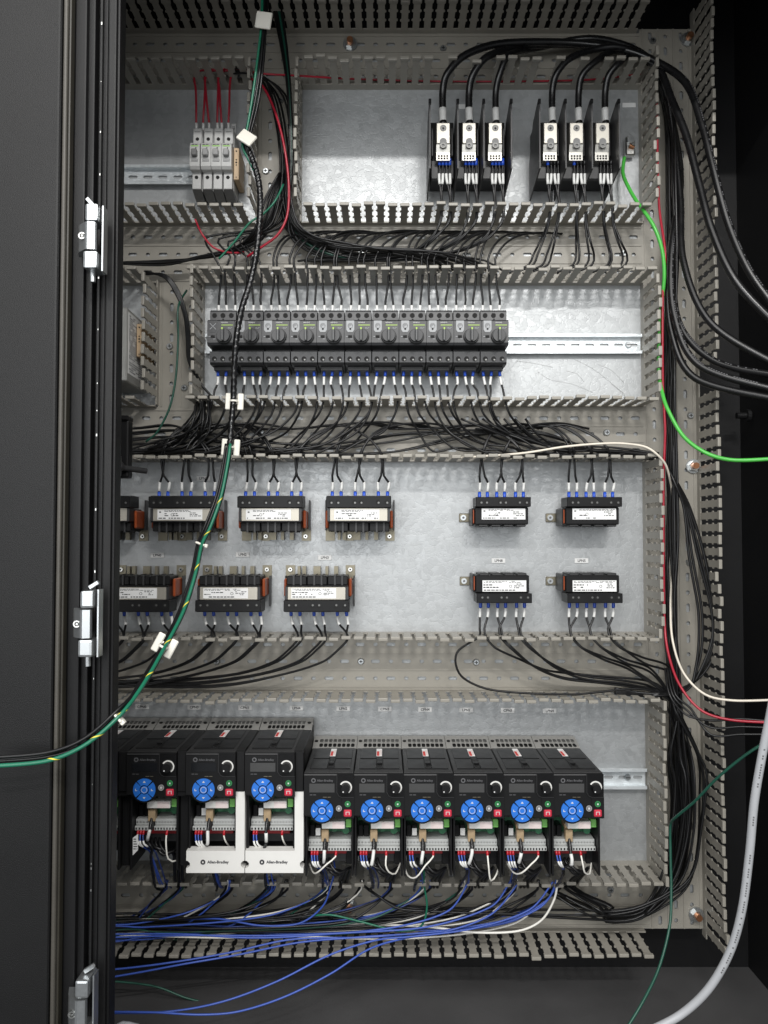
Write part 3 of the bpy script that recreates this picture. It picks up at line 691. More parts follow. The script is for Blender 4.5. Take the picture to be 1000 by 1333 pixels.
for i in range(11):
    for j in range(3):
        xw = mx0 + i*mp + .0085 + .0140*j
        def Q(dx, z_, h): return Vector((xw + dx, -h, z_))
        j1, j2 = rnd(-.002, .002), rnd(-.005, .005); sx = rnd(-.008, .008)
        tgt = rnd(25, 110)
        zt_ = zm + .060
        jj = (i*3 + j)
        # top: white marker, through a slot, arching left into the bundle
        xx = 500 + (xw)/(DIST - .055)*1000
        far = PX(345 + (jj*37 % 33) , .04)
        by = PZ(337 - (jj*7 % 16), .035); hh = .018 + .0016*(jj*5 % 33)
        arcx = rnd(.03, .07); az = rnd(303, 322)
        pts = [Q(0, zt_ - .006, .045), Q(0, zt_ + .012, .047), Q(j1, zt_ + .028, .050), Q(j2, PZ(372, .05), .052), Q(j2*1.5, PZ(350, .06), .058), Q(sx, PZ(334, .06), .06), Q(sx - arcx*.35, PZ(az, .055), .055)]
        dist = (pts[-1].x - far)
        if i > 1:
            k_ = 1.0 + .35*math.sin(jj*.8) + rnd(-.1, .1); u_ = rnd(-2, 4); pts = pts[:4] + [Q(j2*1.2, PZ(352, .058), .056), Q(j2*1.2 - .002*k_, PZ(337, .06), .058), Q(j2 + .010*k_, PZ(316 + u_, .056), .055), Q(j2 + .034*k_, PZ(303 + u_, .046), .044), Q(j2 + .070*k_, PZ(300 + u_*.5, .03), .026), Q(j2 + .11*k_, PZ(302, .02), .012)]
        elif dist > .10:
            pts += [Q(sx - arcx*2.4 - .03, by, hh)]
            if dist > .30: pts += [Vector((far + .17, -hh, PZ(332 - jj % 9, hh)))]
            pts += [Vector((far + .06, -hh, PZ(318 - jj % 11, hh)))]
        vx = 350 + (jj*11 % 26)
        if not i > 1: pts += [Vector((PX(vx - 2, hh), -hh, PZ(292, hh))), Vector((PX(min(376, vx + 12), hh), -hh, PZ(235, hh))), Vector((PX(min(377, vx + 10), hh), -hh, PZ(180, hh))), Vector((PX(vx - 2, hh), -hh, PZ(125, hh))), Vector((PX(332 + jj % 10, hh), -hh, PZ(98, hh))), Vector((PX(300, hh*.8), -hh*.8, PZ(85 + jj % 12, hh)))]
        wire([tuple(p) for p in pts], .0019, 'insul', f'black wire into the top of the {ORD[i]} motor protector, {["left", "middle", "right"][j]} terminal', 'wires on top of the motor protectors', [(.012, .026, 'sleeve', 'marker_sleeve', 1.2)], px=False, step=.009)
        # bottom: blue ferrule, white marker, black wire through the slot into the next duct
        zb_ = zm - .0275
        a1, a2 = rnd(-.003, .003), rnd(-.006, .006)
        dirn = -1 if (jj % 3 != 1 or i < 3) else 1
        if i > 7: dirn = 1 if jj % 2 else -1
        dirn = -1 if i <= 6 else 1
        run = (.045 + .018*((j if dirn > 0 else 2 - j)) + rnd(0, .012))*dirn
        bz = PZ(rnd(572, 590), .04); h2 = rnd(.02, .07)
        pts = [Q(0, zb_ + .004, .05), Q(0, zb_ - .010, .05), Q(a1, zb_ - .026, .051), Q(a2, PZ(508, .055), .056), Q(a2*1.6, PZ(522, .06), .06), Q(a2*1.6 + run*.10, PZ(540, .058), .058), Q(a2*1.6 + run*.45, PZ(562, .05), (.05 + h2)/2), Q(a2 + run, bz, h2), Q(a2 + run*1.9, PZ(rnd(582, 594), h2), h2)]
        endx = pts[-1].x + dirn*rnd(.02, .12)
        endx = max(-.56, min(PX(850), endx))
        pts.append(Vector((endx, -h2*.8, PZ(rnd(580, 596), h2))))
        wire([tuple(p) for p in pts], .0019, 'insul', f'black wire with blue ferrule under the {ORD[i]} motor protector, {["left", "middle", "right"][j]} terminal', 'wires under the motor protectors', [(.003, .0185, 'ferrule_blue', 'ferrule', 1.35), (.0195, .0345, 'sleeve', 'marker_sleeve', 1.2)], px=False)

# left end of row 2: power supply, clamp
ps = thing('power_supply', Vector((PX(150, .1), 0, PZ(500, .08))), 'grey metal power supply with printed side label at left edge', 'power supply')
xr_ = PX(180.5, .045) - ps.location.x
obj('case', B().box(-.06, xr_, -.002, .118, .010, .115, .002), 'psu', ps)
obj('label', B().box(xr_, xr_ + .0006, .012, .112, .036, .108), 'tag', ps)
lb = B(); r_ = random.Random(4)
for q in range(26):
    z0 = .016 + .0036*q; h_ = .040
    while h_ < .104:
        l_ = r_.uniform(.003, .012)
        if r_.random() < .75: lb.box(xr_ + .0006, xr_ + .0009, z0, z0 + .0016, h_, min(.105, h_ + l_))
        h_ += l_ + .002
obj('print', lb, 'print_soft', ps)
obj('front_lip', B().box(xr_ - .004, xr_ + .002, -.002, .118, .004, .010), 'steel', ps)
end_clamp(Vector((PX(178.5, .075), 0, PZ(444, .075))), 'tan plastic end clamp beside the grey power supply', 0, .075)
# door stay with ball joint, left edge
ds = thing('door_stay', P(160, 605, .16), 'black door stay arm with grey ball joint at the left edge', 'door stay')
obj('arm', B().box(-.012, .0085, -.02, .070, -.02, .0, .003, 2), 'black_plastic', ds); obj('cap', B().box(-.012, .0085, .068, .076, -.022, .004, .002), 'black_plastic', ds)
obj('ball', B().ball(V3(-.002, -.004, .012), .0085), 'dark_plastic', ds, smooth=True); obj('nut', B().cyl(V3(-.002, -.018, .012), V3(-.002, .012, .012), .0035, n=8), 'steel', ds); obj('rod', B().cyl(V3(0, -.005, .010), V3(.030, -.008, -.02), .0045), 'dark_plastic', ds)
# left vertical duct wires
for i in range(5):
    e = i*1.6
    wire([(190, 357 - e*.5, .05), (215, 358 + e*.6, .06), (232 - e*.3, 378 + e, .055), (243 - e*.5, 410, .05), (247 - e*.6, 440, .04), (252 - e, 470, .03), (262, 500, .02), (280, 520, .02)], .002, 'insul', f'black wire curving down into the left vertical duct, {ORD[i]} from the outside', 'black wires in the left vertical duct')
wire([(243, 378, .03), (232, 400, .06), (232, 440, .06), (229, 490, .06), (221, 530, .06), (205, 562, .055), (190, 575, .05)], .0018, 'w_dgreen', 'dark green wire running down the left vertical duct')
for i in range(12):
    e = i*1.5
    bundle([(254 + e*1.2, 515, .03 + .004*i), (252 + e*1.3, 535, .03 + .004*(i*5 % 12)), (236 + e*2.2 + rnd(-3, 3), 560, .03 + .004*(i*5 % 12)), (208 + e*2.6 + rnd(-4, 4), 577 + e*.5, .03 + .004*(i*7 % 12)), (185, 585 + e*.3, .045), (140, 590, .04)], .0019)
for i in range(5):
    y = 572 + i*3.6; e = rnd(-5, 5)
    bundle([(140, y - 5, .02 + .004*i), (230, y - 12 + e, .03), (330, y + e, .03 + .003*i), (430, y + 6 - e, .03), (520, y + rnd(-14, 4), .03), (620, 560 + rnd(-12, 12), .03), (700, 570 + rnd(-10, 14), .03), (780, 588 + rnd(-5, 5), .03), (858, 592 + rnd(-6, 6), .04)], .0019)

for i in range(7):
    e = i*3.0
    bundle([(600 + 14*i, 545, .06), (628 + 12*i, 556 + e*.6, .055), (670 + 8*i, 572 + e*.4, .05), (730, 577 + e*.8, .03 + .005*i), (800, 581 + e*.7, .03 + .005*i), (858, 590 + e*.5, .04)], .0019)
# ---------------------------------------------------------------- row 3: line reactors
FR = (.076, .18, .436, .535, .797, .93)
def reactor_big(s):
    o = thing('line_reactor', (0, 0, 0), '-', 'line reactor', 'large line reactors')
    def bx(x0, x1, z0, z1, h0, h1, bev=0.0): 
        return B().box(x0, x1, min(s*z0, s*z1), max(s*z0, s*z1), h0, h1, bev)
    tb = obj('terminal_block', bx(-.0535, .0535, .0005, .019, .034, .082, .0008), 'black_plastic', o)
    for f in FR:
        x = (f - .5)*.107
        obj('screw_hole', B().disc(x, s*.0095, .0036, .0815, .0824), 'hole', tb); obj('screw', B().disc(x + .001, s*.0085, .0018, .0824, .0828, 8), 'screw_dark', tb)
    obj('terminal_lip', bx(-.0535, .0535, .0190, .0208, .034, .070), 'dark_plastic', tb)
    co = obj('core', bx(-.0475, .0475, -.0212, 0, .012, .0765, .0005), 'core', o)
    obj('core_band', bx(-.0505, .0505, -.0235, -.0214, .015, .0785, .0004), 'black_plastic', o); obj('core_frame', bx(-.0515, -.0477, -.0212, -.0004, .015, .0775).box(.0477, .0515, min(-s*.0212, -s*.0004), max(-s*.0212, -s*.0004), .015, .0775), 'dark_plastic', o)
    lx0, lx1 = (-.040, .034) if s > 0 else (-.0415, .032)
    lz0, lz1 = sorted((s*-.0190, s*-.0022))
    lb = obj('rating_label', B().box(lx0, lx1, lz0, lz1, .0765, .0770), 'paper', co)
    for i in range(3):
        cx = -.034 + .034*i
        bo = obj('bobbin', bx(cx - .0165, cx + .0165, -.0385, -.0236, .014, .068, .0012), 'black_plastic', o)
        obj('bobbin_rib', bx(cx - .006, cx - .003, -.040, -.0236, .02, .0705).box(cx + .006, cx + .009, min(-s*.040, -s*.0236), max(-s*.040, -s*.0236), .02, .0705), 'dark_plastic', bo)
    for sx in (-1, 1):
        obj('winding', bx(*sorted((sx*.0516, sx*.0562)), -.0335, -.003, .010, .056, .0020), 'winding', o)
        br = obj('mounting_bracket', bx(*sorted((sx*.044, sx*.060)), -.054, -.030, .0005, .003), 'bracket', o); obj('bracket_flange', bx(*sorted((sx*.0578, sx*.0598)), -.036, .016, .003, .018), 'dark_plastic', br)
        xs = sx*.052 if s < 0 else (.051 if sx > 0 else -.018)
        obj('screw', B().disc(xs, -s*.0465, .0044, .003, .0070, 8, .0036), 'steel', br); obj('screw_recess', B().disc(xs, -s*.0465, .0017, .0070, .0072, 6), 'hole', br)
        if s > 0 and sx < 0: obj('bracket_tab', bx(-.026, -.011, -.054, -.038, .0005, .003), 'bracket', br)
    for cx, w in ((-.036, .005), (-.027, .006), (-.005, .012), (.012, .005), (.028, .007)):
        obj('foot_tab', bx(cx - w/2, cx + w/2, -.0525, -.036, .004, .014), 'bracket', o)
    return o
def reactor_small(s):
    o = thing('line_reactor', (0, 0, 0), '-', 'line reactor', 'small line reactors')
    def bx(x0, x1, z0, z1, h0, h1, bev=0.0): 
        return B().box(x0, x1, min(s*z0, s*z1), max(s*z0, s*z1), h0, h1, bev)
    tb = obj('terminal_block', bx(-.0455, .0455, .0005, .0165, .028, .072, .0008), 'black_plastic', o)
    for f in FR:
        x = (f - .5)*.088
        obj('screw_hole', B().disc(x, s*.0080, .0035, .0715, .0724), 'hole', tb); obj('screw', B().disc(x + .001, s*.0072, .0018, .0724, .0727, 8), 'screw_dark', tb)
    obj('body', bx(-.0468, .0425, -.0290, 0, .008, .0640, .0015), 'black_plastic', o)
    obj('end_flange', bx(-.0505, -.0470, -.031, -.001, .008, .058, .0015), 'dark_plastic', o); obj('winding', bx(-.0490, -.0472, -.027, -.004, .012, .0605, .0005), 'winding', o)
    lz0, lz1 = sorted((s*-.0205, s*-.0020))
    lb = obj('rating_label', B().box(-.0350, .0375, lz0, lz1, .0640, .0645), 'paper', o)
    for i in range(4): obj('bobbin_edge', bx(-.040 + .021*i, -.024 + .021*i, -.0325, -.0265, .012, .061, .001), 'dark_plastic', o)
    br = obj('mounting_bracket', bx(-.0665, -.040, -.0235, -.0085, .0005, .003, .0008), 'bracket', o); obj('screw', B().disc(-.0595, -s*.016, .0050, .003, .007, 10), 'zinc', br); obj('screw_slot', B().disc(-.0595, -s*.016, .0022, .007, .0072, 6), 'print_soft', br)
    return o
def label_print(o, x0, x1, z0, z1, h, seed, logo_left):
    lab = [c for c in o.children_recursive if c.name.startswith('rating_label')][0]
    w = x1 - x0; b = B()
    lo = .13*w if logo_left else 0
    dashes(b, x0 + .002 + lo, x1 - .002, z1 - .0042, z1 - .0008, h, 2, seed, .9); dashes(b, x0 + .002, x1 - .002 - .0*w, z0 + .0008, z0 + .0040, h, 1, seed + 1, .85, .5)
    dashes(b, x1 - .28*w, x1 - .002, z0 + .0048, z1 - .0046, h, 3, seed + 2, .8)
    dashes(b, x0 + (.16 if logo_left else .02)*w, x0 + .5*w, z0 + .0050, z1 - .0055, h, 2, seed + 3, .6)
    b.sector(x0 + .33*w if logo_left else x1 - .36*w, (z0 + z1)/2 - .0005, .0018, .0024, 0, 2*PI, h, h + .0002, 12)
    if logo_left: b.box(x0 + .003, x0 + .006, z1 - .0055, z1 - .0035, h, h + .0002)
    obj('print', b, 'print', lab)
big_u = reactor_big(1); big_l = reactor_big(-1); sm_u = reactor_small(1); sm_l = reactor_small(-1)
RE = []
def place(proto_, px, py, h, label, first):
    o = proto_ if first else copy_tree(proto_)
    p = P(px, py, h); o.location = (p.x, 0, p.z); o['label'] = label; return o
BU = [(127, 'large line reactor cut off by the frame at the left edge, upper row'), (236, 'large line reactor behind the green and black wires, upper row'), (351.5, 'large line reactor in the upper row with orange winding end hidden, second fully visible'), (467, 'large line reactor nearest the empty middle of the plate, upper row')]
BL = [(178, 'large line reactor half hidden by the frame, lower row'), (297, 'large line reactor second from the left, lower row'), (412, 'large line reactor nearest the empty middle of the plate, lower row')]
SU = [(655.3, 'small line reactor, left one of the upper right pair'), (774, 'small line reactor, right one of the upper right pair')]
SL = [(656.5, 'small line reactor, left one of the lower right pair'), (774.5, 'small line reactor, right one of the lower right pair')]
BU[2] = (351.5, 'large line reactor in the middle of the three fully visible in the upper row')
SH = DIST - .08; ss = DIST - .07
for i, (px, l) in enumerate(BU): RE.append((place(big_u, px, 661.3, .08, l, i == 0), 'bu', i, px))
for i, (px, l) in enumerate(BL): RE.append((place(big_l, px, 781, .08, l, i == 0), 'bl', i, px))
for i, (px, l) in enumerate(SU): RE.append((place(sm_u, px, 660, .07, l, i == 0), 'su', i, px))
for i, (px, l) in enumerate(SL): RE.append((place(sm_l, px, 772, .07, l, i == 0), 'sl', i, px))
for q, (o, k, i, px) in enumerate(RE):
    if k == 'bu': label_print(o, -.040, .034, -.0190, -.0022, .0770, q*7, True)
    if k == 'bl': label_print(o, -.0415, .032, .0022, .0190, .0770, q*7, False)
    if k == 'su': label_print(o, -.0350, .0375, -.0205, -.0020, .0645, q*7, True)
    if k == 'sl': label_print(o, -.0350, .0375, .0020, .0205, .0645, q*7, False)
    nm = {'bu': ['cut off', 'first full', 'second full', 'third full'][i] + ' large reactor, upper row', 'bl': ['half hidden', 'second', 'third'][i % 3] + ' large reactor, lower row', 'su': ['left', 'right'][i % 2] + ' small reactor, upper row', 'sl': ['left', 'right'][i % 2] + ' small reactor, lower row'}[k]
    wd, hw = (.107, .05) if k[0] == 'b' else (.088, .045); X = o.location.x; Zc = o.location.z
    for t_, f in enumerate((.076, .215, .436, .575, .800, .945) if k[0] == 'b' else (.09, .24, .42, .57, .78, .93)):
        if k == 'bu' and i == 0: continue
        x = X + (f - .5)*wd
        pairx = X + ((.14, .50, .87)[t_//2] - .5)*wd + rnd(-.004, .004) + (t_ % 2)*.002
        up = k[1] == 'u'
        if up:
            z0 = Zc + (.019 if k[0] == 'b' else .0165)
            b1 = rnd(-.003, .006) + (t_ % 2)*.002
            mid_ = (x + pairx)/2 + rnd(-.003, .003)
            zt2 = PZ(601, hw)
            dd = (.022 + .006*t_)*(1 if (q + (t_ > 3)) % 2 else -1) + rnd(-.004, .004)
            if k == 'su' and i % 2: dd = -abs(dd)
            pts = [(x, -hw, z0 - .004), (x, -hw, z0 + .010), (x + b1*.4, -hw, z0 + .024), (mid_, -hw - .004, z0 + .036), (pairx, -hw - .006, zt2 + .004), (pairx + dd*.12, -.06, zt2 + .020), (pairx + dd*.55, -.052, zt2 + .043), (pairx + dd*1.4, -.04, zt2 + .058 + abs(dd)*.1), (pairx + dd*2.8, -.028, zt2 + .064 + dd*.1), (pairx + dd*4.2, -.015, zt2 + .060)]
        else:
            z0 = Zc - (.019 if k[0] == 'b' else .0165); zt2 = PZ(824, hw)
            if k[0] == 'b':
                pts = [(x, -hw, z0 + .004), (x + .0005, -hw, z0 - .009), (x + .003, -hw, z0 - .023), (pairx + .008, -hw - .012, z0 - .036), (pairx + .010, -hw - .02, zt2 - .008), (pairx - .002, -.070, zt2 - .022), (pairx - .03, -.065, zt2 - .045), (pairx - .09, -.055, zt2 - .066), (pairx - .19, -.045, zt2 - .078 - .002*t_), (pairx - .30, -.04, zt2 - .082 - .002*t_), (-.60, -.03, zt2 - .085)]
            else:
                far = PX(866, .05)
                e = rnd(-.01, .01)
                pts = [(x, -hw, z0 + .004), (x, -hw, z0 - .009), (x - .001, -hw, z0 - .024), (pairx - .004, -hw - .006, z0 - .044), (pairx - .002, -hw - .014, zt2 - .006), (pairx + .012, -.066, zt2 - .022), (pairx + .05, -.06, zt2 - .045 + e), (pairx + .10, -.05, zt2 - .066 + e)]
                if i % 2 == 0: pts += [(pairx + .17, -.045, zt2 - .075 + e), (far - .02, -.04, zt2 - .088 + e)]
                pts += [(far + .01, -.05, zt2 - .12), (far + .02 + .003*t_, -.04, zt2 - .25), (far + .02, -.03, zt2 - .33)]
                if i % 2 == 0 and t_ == 0:
                    pts = pts[:4] + [(pairx - .006, -.06, zt2 - .004), (PX(594, .06), -.062, PZ(850, .06)), (PX(600, .06), -.062, PZ(880, .06)), (PX(640, .06), -.062, PZ(898, .06)), (PX(740, .06), -.06, PZ(904, .06)), (PX(850, .06), -.05, PZ(900, .05)), (PX(880, .05), -.05, PZ(960, .05))]
        if up: pts = [(min(p[0], PX(846)), p[1], p[2]) for p in pts]
        wire([tuple(p) for p in pts], .0019, 'insul', f'black wire with blue ferrule at the {nm}, {ORD[t_]} terminal', 'wires of the line reactors', [(.001, .0135, 'ferrule_blue', 'ferrule', 1.5), (.0145, .030, 'sleeve', 'marker_sleeve', 1.3)], px=False)
# ---------------------------------------------------------------- row 4: motor drives
mm = .001
def drive(kind):
    big = kind == 'B'
    o = thing('motor_drive', (0, 0, 0), '-', 'motor drive', 'large motor drives' if big else 'small motor drives')
    W = .0735; BW = .0868 if big else W; H = .180 if big else .158; FH = .0680
    hb = .178
    # body: upper deep box, lower recess between two cheeks
    obj('body', B().box(0, BW, -FH, 0, .012, hb - .002, .0015).box(0, BW, -H + .004, -FH, .012, .105, .0008), 'black_plastic', o)
    obj('cheek', B().box(.0004, .0034, -H, -FH + .002, .10, .168, .0006), 'black_plastic', o); obj('cheek', B().box(W - .0034, W - .0004, -H, -FH + .002, .10, .168, .0006), 'black_plastic', o)
    obj('top_frame', B().box(.001, W - .001, 0, .0005, .052, .176), 'dark_plastic', o)
    # top: four shallow lids, latch, sticker
    for a, b_ in ((.007, .033), (.043, .068)):
        for h0, h1 in ((.062, .112), (.118, .166)): obj('top_lid', B().box(a, b_, .0004, .0016, h0, h1, .0005), 'black_gloss', o)
    obj('top_latch', B().box(.0335, .0425, 0, .0022, .105, .165, .0008), 'black_plastic', o); obj('latch_hook', B().box(.034, .042, .0022, .0045, .138, .148, .0006), 'black_gloss', o)
    st = obj('warning_sticker', B().box(.0325, .0415, .0022, .0026, .062, .104), 'paper', o)
    obj('warning_stripe', B().box(.0332, .0372, .0026, .0028, .078, .103), 'sticker_red', st); obj('print', B().box(.0382, .0408, .0026, .0028, .070, .100), 'pink', st)
    # grey vented rear shoulder with two rows of openings
    sh = obj('rear_shoulder', B().box(0.0, BW, -.012, -.0005, .010, .050, .001), 'vent_grey', o)
    g = B(); n = 9 if big else 8; xa, xb = (.012, BW - .012) if big else (.010, W - .003)
    fn = lambda a, b_, l: V3(a, (.0012 + (.050 - b_)*.24) + l, b_)
    cw = (xb - xa)/n
    for i in range(n):
        for r_ in range(2): g.cell(fn, xa + i*cw, xa + (i+1)*cw, .020 + r_*.0145, .020 + (r_+1)*.0145, cw*.80, .0125, .0005)
    for e0, e1, k0, k1 in ((0, xa, .014, .050), (xb, BW, .014, .050), (xa, xb, .014, .020), (xa, xb, .049, .050)):
        g.bm.faces.new([g.bm.verts.new(fn(a, b_, 0)) for a, b_ in ((e0, k0), (e1, k0), (e1, k1), (e0, k1))])
    g.bm.faces.new([g.bm.verts.new(v) for v in (V3(0, .0012, .050), V3(BW, .0012, .050), V3(BW, -.002, .050), V3(0, -.002, .050))])
    obj('vent_grille', g, 'vent_grey', o)
    obj('vent_dark', B().box(xa, xb, -.0004, .0006, .018, .050), 'hole', o)
    obj('rear_frame', B().box(.0, .0, 0, 0, 0, 0) if False else B().box(0, BW, -.02, .010, .006, .0138, .0008), 'vent_grey', o)
    for x in ((.006, BW - .006) if big else (.005,)): obj('mounting_hole', B().cyl(V3(x, .0065, .030), V3(x, .0076, .0302), .003, n=10), 'hole', o)
    # face plate with round bulge below the keypad
    wx, wz, wr = .0270, -.0546, .0166
    arcp = []
    a0, a1 = math.radians(-158), math.radians(-25); R = .0198
    for k in range(15):
        a = a0 + (a1 - a0)*k/14; arcp.append((wx + R*math.cos(a), wz + R*math.sin(a)))
    outl = [(0.0, -.001), (0.0, -.0625)] + arcp + [(.0475, -.0660), (W, -.0668), (W, -.001), (W - .001, 0), (.001, 0)]
    fp_ = obj('face_plate', B().prism(outl, .176, .1845), 'black_plastic', o)
    obj('face_top_edge', B().prism([(.170, .0002), (.1830, .0002), (.1856, -.0030), (.170, -.0030)], .0004, W - .0004, 'hz'), 'dark_plastic', fp_)
    obj('knob_pod', B().prism([(.0495, -.0015), (.0495, -.028), (.0520, -.0325), (.0560, -.0345), (W + .0006, -.0345), (W + .0006, -.0015)], .1845, .1862), 'black_gloss', fp_)
    obj('lower_step', B().box(.0560, W + .0012, -.0660, -.0352, .1846, .1856, .0003), 'black_plastic', fp_)
    obj('pod_rim', B().prism([(.0486, -.0015), (.0486, -.0284), (.0515, -.0334), (.0557, -.0354), (W + .0006, -.0354), (W + .0006, -.0347), (.0558, -.0347), (.0518, -.0327), (.0493, -.028), (.0493, -.0015)], .1845, .1866), 'dark_plastic', fp_)
    sc = obj('screen', B().box(.0078, .0455, -.0285, -.0155, .1845, .1850, .0002), 'screen', o)
    obj('screen_legend', dashes(B(), .0085, .022, -.0335, -.0305, .1845, 1, 3, .9, .3), 'logo_grey', sc); obj('status_mark', dashes(B(), .028, .044, -.0362, -.0345, .1846, 1, 8, .8, .5), 'bracket', sc)
    lg = obj('logo', B().sector(.0140, -.0108, .0019, .0034, 0, 2*PI, .1845, .1848, 16), 'logo_grey', o)
    text('lettering', 'Allen-Bradley', .0044, 'logo_grey', o, .0312, -.0110, .1848, 0, .015)
    wh = obj('keypad', B().disc(wx, wz, wr + .0008, .1845, .1852, 36), 'black_gloss', o)
    for q in range(4):
        a = PI/4 + PI/2*q + .07
        bt = obj('key', B().sector(wx, wz, .0070, wr, a, a + PI/2 - .14, .1852, .1868, 8), 'key_blue', wh)
        am = a + PI/4 - .07; cx, cz = wx + .0118*math.cos(am), wz + .0118*math.sin(am)
        if q % 2 == 0: pts = [(cx - .0022, cz - .0012), (cx + .0022, cz - .0012), (cx, cz + .0016)] if q == 0 else [(cx - .0022, cz + .0012), (cx, cz - .0016), (cx + .0022, cz + .0012)]
        else: pts = [(cx - .0016, cz - .0016), (cx + .0016, cz - .0016), (cx + .0016, cz - .0006), (cx - .0006, cz - .0006), (cx - .0006, cz + .0016), (cx - .0016, cz + .0016)]
        obj('key_mark', B().prism(pts, .1868, .1870), 'logo_light', wh)
    obj('key', B().disc(wx, wz, .0056, .1852, .1868, 20), 'key_blue', wh); obj('key_ring', B().sector(wx, wz, .0038, .0044, 0, 2*PI, .1868, .1870, 16), 'logo_light', wh)
    kb = obj('speed_knob', B().disc(.0620, -.0204, .0072, .186, .196, 24, .0062), 'black_plastic', o)
    obj('knob_scale', B().sector(.0620, -.0204, .0074, .0094, math.radians(-60), math.radians(150), .1862, .1868, 18), 'white_plastic', kb); obj('knob_dot', B().disc(.0588, -.0240, .0011, .196, .1964, 8), 'logo_light', kb)
    for nm, x, z_, c in (('start_button', .0650, -.0450, 'key_green'), ('reverse_button', .0520, -.0514, 'key_grey')):
        bt = obj(nm, B().sector(x, z_, .0030, .0044, 0, 2*PI, .1856, .1866, 20).disc(x, z_, .0024, .1856, .1868, 12), c, o)
        obj('button_mark', B().box(x - .0010, x + .0010, z_ - .0011, z_ + .0011, .1868, .1870), 'logo_light', bt)
    bt = obj('stop_button', B().box(.0592, .0708, -.0634, -.0532, .1850, .1869, .0012), 'key_red', o); obj('button_mark', B().box(.0622, .0630, -.0606, -.0560, .1869, .1871).box(.0670, .0678, -.0606, -.0560, .1869, .1871).box(.0630, .0670, -.0568, -.0560, .1869, .1871), 'logo_light', bt)
    # opened terminal bay
    pc = obj('circuit_board', B().box(.004, W - .004, -.114, -FH + .001, .118, .121), 'pcb', o)
    for x0, x1 in ((.0050, .0125), (.0135, .0215)): obj('relay', B().box(x0, x1, -.1135, -.092, .121, .141, .0008), 'black_gloss', pc)
    obj('label_strip', B().box(.0250, .0600, -.0890, -.0780, .150, .166, .0008), 'white_plastic', o); obj('warning_label', B().box(.0410, .0585, -.0882, -.0788, .166, .1664), 'pink', o)
    obj('connector', B().box(.0610, .0695, -.0885, -.076, .140, .162, .0008), 'pcb_light', o); obj('capacitor', B().cyl(V3(.042, -.099, .121), V3(.042, -.099, .138), .005, n=12), 'pcb', pc); obj('capacitor', B().cyl(V3(.060, -.100, .121), V3(.060, -.100, .142), .0055, n=12), 'pcb', pc)
    obj('socket', B().box(.0245, .0345, -.096, -.0880, .125, .148, .0006), 'plug', o)
    for x0, x1, c in ((.0042, .0290, 5), (.0335, W - .0045, 8)):
        ts = obj('terminal_strip', B().box(x0, x1, -.1185, -.1095, .121, .152, .0006).box(x0, x1, -.1250, -.1187, .121, .158, .0006), 'terminal', o)
        d = (x1 - x0)/c
        for k in range(c):
            obj('terminal_hole', B().box(x0 + d*(k+.28), x0 + d*(k+.72), -.1235, -.1205, .158, .1584), 'hole', ts); obj('terminal_screw', B().disc(x0 + d*(k+.5), -.1142, d*.30, .152, .1526, 8), 'lug_grey', ts)
    obj('power_strip', B().box(.010, W - .012, -.1385, -.1330, .105, .135, .0008), 'power_red', o)
    obj('power_terminals', B().box(.006, W - .006, -.152, -.139, .105, .130, .0008), 'dark_plastic', o)
    if big:
        obj('pillar', B().box(W + .0004, BW, -.0595, -.0005, .15, .1795, .001), 'black_plastic', o)
        obj('lower_pillar', B().box(W + .0004, BW, -H + .003, -.0597, .10, .1600, .001), 'black_plastic', o)
    return o
def footer(o):
    W, BW = .0735, .0868
    f = obj('footer_cover', B().prism([(.0, -.1475), (.0735, -.1475), (.0735, -.0600), (BW, -.0600), (BW, -.162), (.0845, -.1625), (.0815, -.1655), (.0815, -.1695), (.0845, -.1725), (BW, -.173), (BW, -.1800), (0, -.1800), (0, -.173), (.0025, -.1725), (.0055, -.1695), (.0055, -.1655), (.0025, -.1625), (0, -.162)][::1], .160, .1775), 'white_plastic', o)
    obj('logo', B().disc(.0250, -.1640, .0037, .1775, .1780, 20), 'print', f); obj('logo_centre', B().disc(.0250, -.1640, .0013, .1780, .1783, 12), 'white_plastic', f)
    text('lettering', 'Allen-Bradley', .0058, 'print', f, .0475, -.1640, .1779, 0, .03)
ztB, ztA = PZ(979.5, .1845), PZ(1006.5, .1845)
pA, pB = drive('A'), drive('B')
DR = []
def lit(o):
    for ch in o.children:
        if ch.name.split('.')[0] == 'screen': ch.data = ch.data.copy(); ch.data.materials[0] = MATS['screen_lit']
for i in range(4):
    o = pB if i == 0 else copy_tree(pB); o.location = (PX(168.5 - 76.4 + 76.2*i, .1845), 0, ztB)
    o['label'] = ['large black motor drive mostly hidden behind the frame', 'large black motor drive with open bay and no white footer', 'large black motor drive with white branded footer, left one of two', 'large black motor drive with white branded footer, right one of two'][i]
    DR.append((o, 'B', i))
for i in (2, 3): footer(DR[i][0])
lit(DR[3][0])
for i in range(6):
    o = pA if i == 0 else copy_tree(pA); o.location = (PX(397 + 64.3*i, .1845), 0, ztA)
    o['label'] = ['small black motor drive next to the large drives, leftmost of six'] [0] if i == 0 else ('small black motor drive at the right end of the row' if i == 5 else f'small black motor drive, {ORD[i]} of six from the left'); DR.append((o, 'A', i))
    if i in (0, 1): lit(o)
